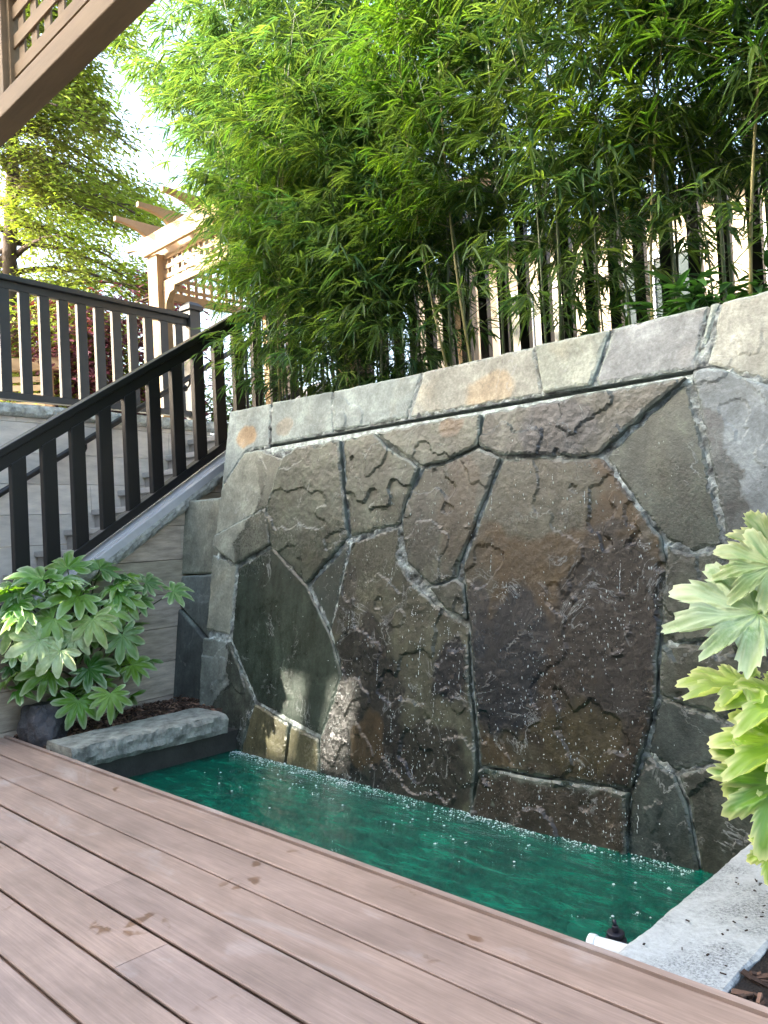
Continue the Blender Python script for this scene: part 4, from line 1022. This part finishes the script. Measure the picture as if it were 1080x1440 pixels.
# ================================================================ TREES BEHIND
def spray_tree(name, loc_, trunk_h, r_tr, limbs, label, cols, mat, seed, leaf=(.10, .05), nper=260, droop=.5, fol_name='crown', flat=True):
    random.seed(seed); o = empty(name, loc_, label, 'tree'); tr = MB(); fo = MB()
    pts = [Vector((.1*math.sin(k*.9), .1*math.cos(k*1.3), trunk_h*k/8)) for k in range(9)]; tr.tube(pts, [r_tr*(1-.09*k) for k in range(9)], 10)
    for (z, ln, az, el) in limbs:
        b0 = Vector((0, 0, z)); d = Vector((math.cos(az)*math.cos(el), math.sin(az)*math.cos(el), math.sin(el)))
        lp_ = [b0+d*(ln*k/6)+Vector((0, 0, -droop*ln*(k/6)**2*.5)) for k in range(7)]; tr.tube(lp_, [max(.012, r_tr*.35*(1-k/6.5)) for k in range(7)], 6)
        kc = random.random()
        for _ in range(4):
            k0 = random.uniform(.25, 1); a2 = az+random.uniform(-.9, .9); bl = ln*.38*random.uniform(.5, 1); i0 = min(5, int(k0*6)); bp_ = lp_[i0].lerp(lp_[i0+1], k0*6-i0)
            bd = Vector((math.cos(a2), math.sin(a2), random.uniform(-.25, .2)))
            sp_ = [bp_+bd*(bl*q/3)+Vector((0, 0, -droop*bl*(q/3)**2*.4)) for q in range(4)]; tr.tube(sp_, [.012, .009, .006, .003], 4)
            for _ in range(nper//4):
                t = random.random()**.7*3; i1 = min(2, int(t)); q = sp_[i1].lerp(sp_[i1+1], t-i1)
                q = q+Vector((random.gauss(0, .16), random.gauss(0, .16), random.gauss(0, .12 if flat else .14)))
                a3 = a2+random.uniform(-1.1, 1.1); e3 = random.uniform(-.6, .25)
                dd = Vector((math.cos(a3)*math.cos(e3), math.sin(a3)*math.cos(e3), math.sin(e3)))
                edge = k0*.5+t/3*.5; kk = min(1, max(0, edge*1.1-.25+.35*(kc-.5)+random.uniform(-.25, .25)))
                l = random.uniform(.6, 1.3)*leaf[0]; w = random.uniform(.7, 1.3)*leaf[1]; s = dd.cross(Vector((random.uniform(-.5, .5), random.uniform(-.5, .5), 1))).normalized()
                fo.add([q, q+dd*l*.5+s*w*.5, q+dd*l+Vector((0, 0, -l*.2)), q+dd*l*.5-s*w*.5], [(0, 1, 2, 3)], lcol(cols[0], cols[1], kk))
    tr.build('trunk', M['bark'], o, fixn=False); fo.build(fol_name, mat, o, fixn=False); return o
random.seed(3)
b_ = at_d(20, 380, 11.5); lim = []
for k in range(125):
    z = 1.4+k*.062; lim.append((z, random.uniform(1.2, 2.2)*(1-.003*k), random.uniform(0, 6.28) if k % 3 else random.uniform(-.4, 1.6), random.uniform(-.05, .35)))
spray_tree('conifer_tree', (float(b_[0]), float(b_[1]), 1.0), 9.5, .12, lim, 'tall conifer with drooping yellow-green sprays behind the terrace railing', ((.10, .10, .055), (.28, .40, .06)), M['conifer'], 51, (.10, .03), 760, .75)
b_ = at_d(165, 560, 9.6); lim = [(.7+k*.045, random.uniform(.6, 1.1), random.uniform(0, 6.28), random.uniform(.0, .6)) for k in range(30)]
spray_tree('red_maple', (float(b_[0]), float(b_[1]), 1.55), 2.0, .06, lim, 'dark red maple behind the grey terrace railing', ((.09, .015, .03), (.21, .045, .07)), M['maple'], 53, (.09, .045), 260, .4, flat=False)
b_ = at_d(330, 560, 9.5); lim = [(.2+k*.05, random.uniform(.3, .8), random.uniform(0, 6.28), random.uniform(.2, .9)) for k in range(18)]
spray_tree('shrub', (float(b_[0]), float(b_[1]), 1.5), 1.0, .03, lim, 'bright green shrub behind the upper stair handrail', ((.06, .13, .03), (.2, .3, .05)), M['shrub'], 54, (.07, .035), 220, .2, flat=False)
b_ = at_d(85, 520, 10.5); lim = [(.2+k*.05, random.uniform(.4, .9), random.uniform(0, 6.28), random.uniform(.2, .9)) for k in range(16)]
spray_tree('shrub', (float(b_[0]), float(b_[1]), 1.9), 1.1, .03, lim, 'small yellow-green shrub left of the red maple behind the railing', ((.08, .13, .03), (.2, .26, .06)), M['shrub'], 55, (.07, .035), 160, .2, flat=False)
# slatted screen far left behind the railing
p0 = at_d(-20, 540, 9.0); O_ = (float(p0[0]), float(p0[1]), 2.0)
sc_ = empty('slatted_screen', O_, 'low timber screen with horizontal slats coloured bright as if lit behind the railing at left', 'screen')
mb = MB()
for k in range(8): mb.box((-.5, -.01, .05+.085*k), (.55, .01, .105+.085*k), (1.7, 1.8, 1.9))  # slat tint raised to carry the white light on them
mb.build('slat_panel', M['cedar'], sc_, 0)
mb = MB(); mb.box((-.6, -.04, .76), (.75, .04, .88)); mb.build('top_beam', M['cedar'], sc_, .004)
for x in (-.5, .6):
    mb = MB(); mb.box((x-.04, -.035, -.1), (x+.04, .035, .759)); mb.build('post', M['cedar'], sc_, .004)
sc_.rotation_euler = (0, 0, R(50))

# ================================================================ LIGHT, SKY, CAMERA
SUN = Vector((-.52, -.76, .46)).normalized()
el = math.asin(SUN.z); az = math.atan2(SUN.x, SUN.y)
w = bpy.data.worlds.new('World'); sc.world = w; w.use_nodes = True; nt = w.node_tree
for n in list(nt.nodes): nt.nodes.remove(n)
sky = nt.nodes.new('ShaderNodeTexSky'); sky.sky_type = 'NISHITA'; sky.sun_disc = False; sky.sun_elevation = el; sky.sun_rotation = az; sky.air_density = 1.0; sky.dust_density = 5.5; sky.ozone_density = .4
bg = nt.nodes.new('ShaderNodeBackground'); bg.inputs[1].default_value = .15; ow = nt.nodes.new('ShaderNodeOutputWorld')
nt.links.new(sky.outputs[0], bg.inputs[0]); nt.links.new(bg.outputs[0], ow.inputs[0])
sl = bpy.data.lights.new('sun', 'SUN'); sl.energy = 2.2; sl.angle = R(.5); sl.color = (1, .91, .78)
so = bpy.data.objects.new('sun', sl); COL.objects.link(so); so.rotation_euler = SUN.to_track_quat('Z', 'Y').to_euler(); so.location = (-8, -10, 9)

# unseen sun blocker added behind the viewpoint: throws the garden into shade
bh = empty('sun_blocker_wall', (-3, -7, 0), 'unseen wall added behind the viewpoint to block the sun and shade the garden', 'house')
HYF = -5.2; HTOP = 8.1
def sun_hit(p): t = (HYF-p[1])/SUN.y; return (p[0]+SUN.x*t, p[2]+SUN.z*t)
xa, za = sun_hit((-3.60, 2.70, .10)); xb, zb2 = sun_hit((-3.02, 2.70, .06)); hw, hv = .32, .24  # openings placed so sun patches land on the wall foot
mb = MB()
for a, b_ in (((-22, -1), (9, min(za, zb2)-hv)), ((-22, max(za, zb2)+hv), (9, HTOP)), ((-22, min(za, zb2)-hv+.001), (xa-hw, max(za, zb2)+hv-.001)), ((xa+hw, min(za, zb2)-hv+.001), (xb-.14, max(za, zb2)+hv-.001)), ((xb+.14, min(za, zb2)-hv+.001), (9, max(za, zb2)+hv-.001))):
    mb.box((max(-12.6, a[0]), HYF-.12, a[1]), (b_[0], HYF, b_[1]))
loc(mb, (-3, -7, 0)); mb.build('wall', M['plaster'], bh)
mb = MB(); mb.prism([(-12.9, HYF-.5, HTOP), (-12.9, HYF+.5, HTOP), (-12.9, HYF, HTOP+.4)], (22.3, 0, 0)); loc(mb, (-3, -7, 0)); mb.build('roof', M['roof'], bh)  # ridge of the added sun blocker

cam = bpy.data.cameras.new('camera'); co = bpy.data.objects.new('camera', cam); COL.objects.link(co); sc.camera = co
m3 = np.stack([RW[:, 0], -RW[:, 1], -RW[:, 2]], 1)
mw = Matrix.Identity(4)
for i in range(3):
    for j in range(3): mw[i][j] = float(m3[i][j])
    mw[i][3] = float(CAM[i])
co.matrix_world = mw
cam.sensor_fit = 'HORIZONTAL'; cam.sensor_width = 36; cam.lens = 36*FPX/1080; cam.clip_start = .05; cam.clip_end = 500
sc.view_settings.view_transform = 'Standard'; sc.view_settings.look = 'None'; sc.view_settings.gamma = 1
sc.view_settings.exposure = 3.2
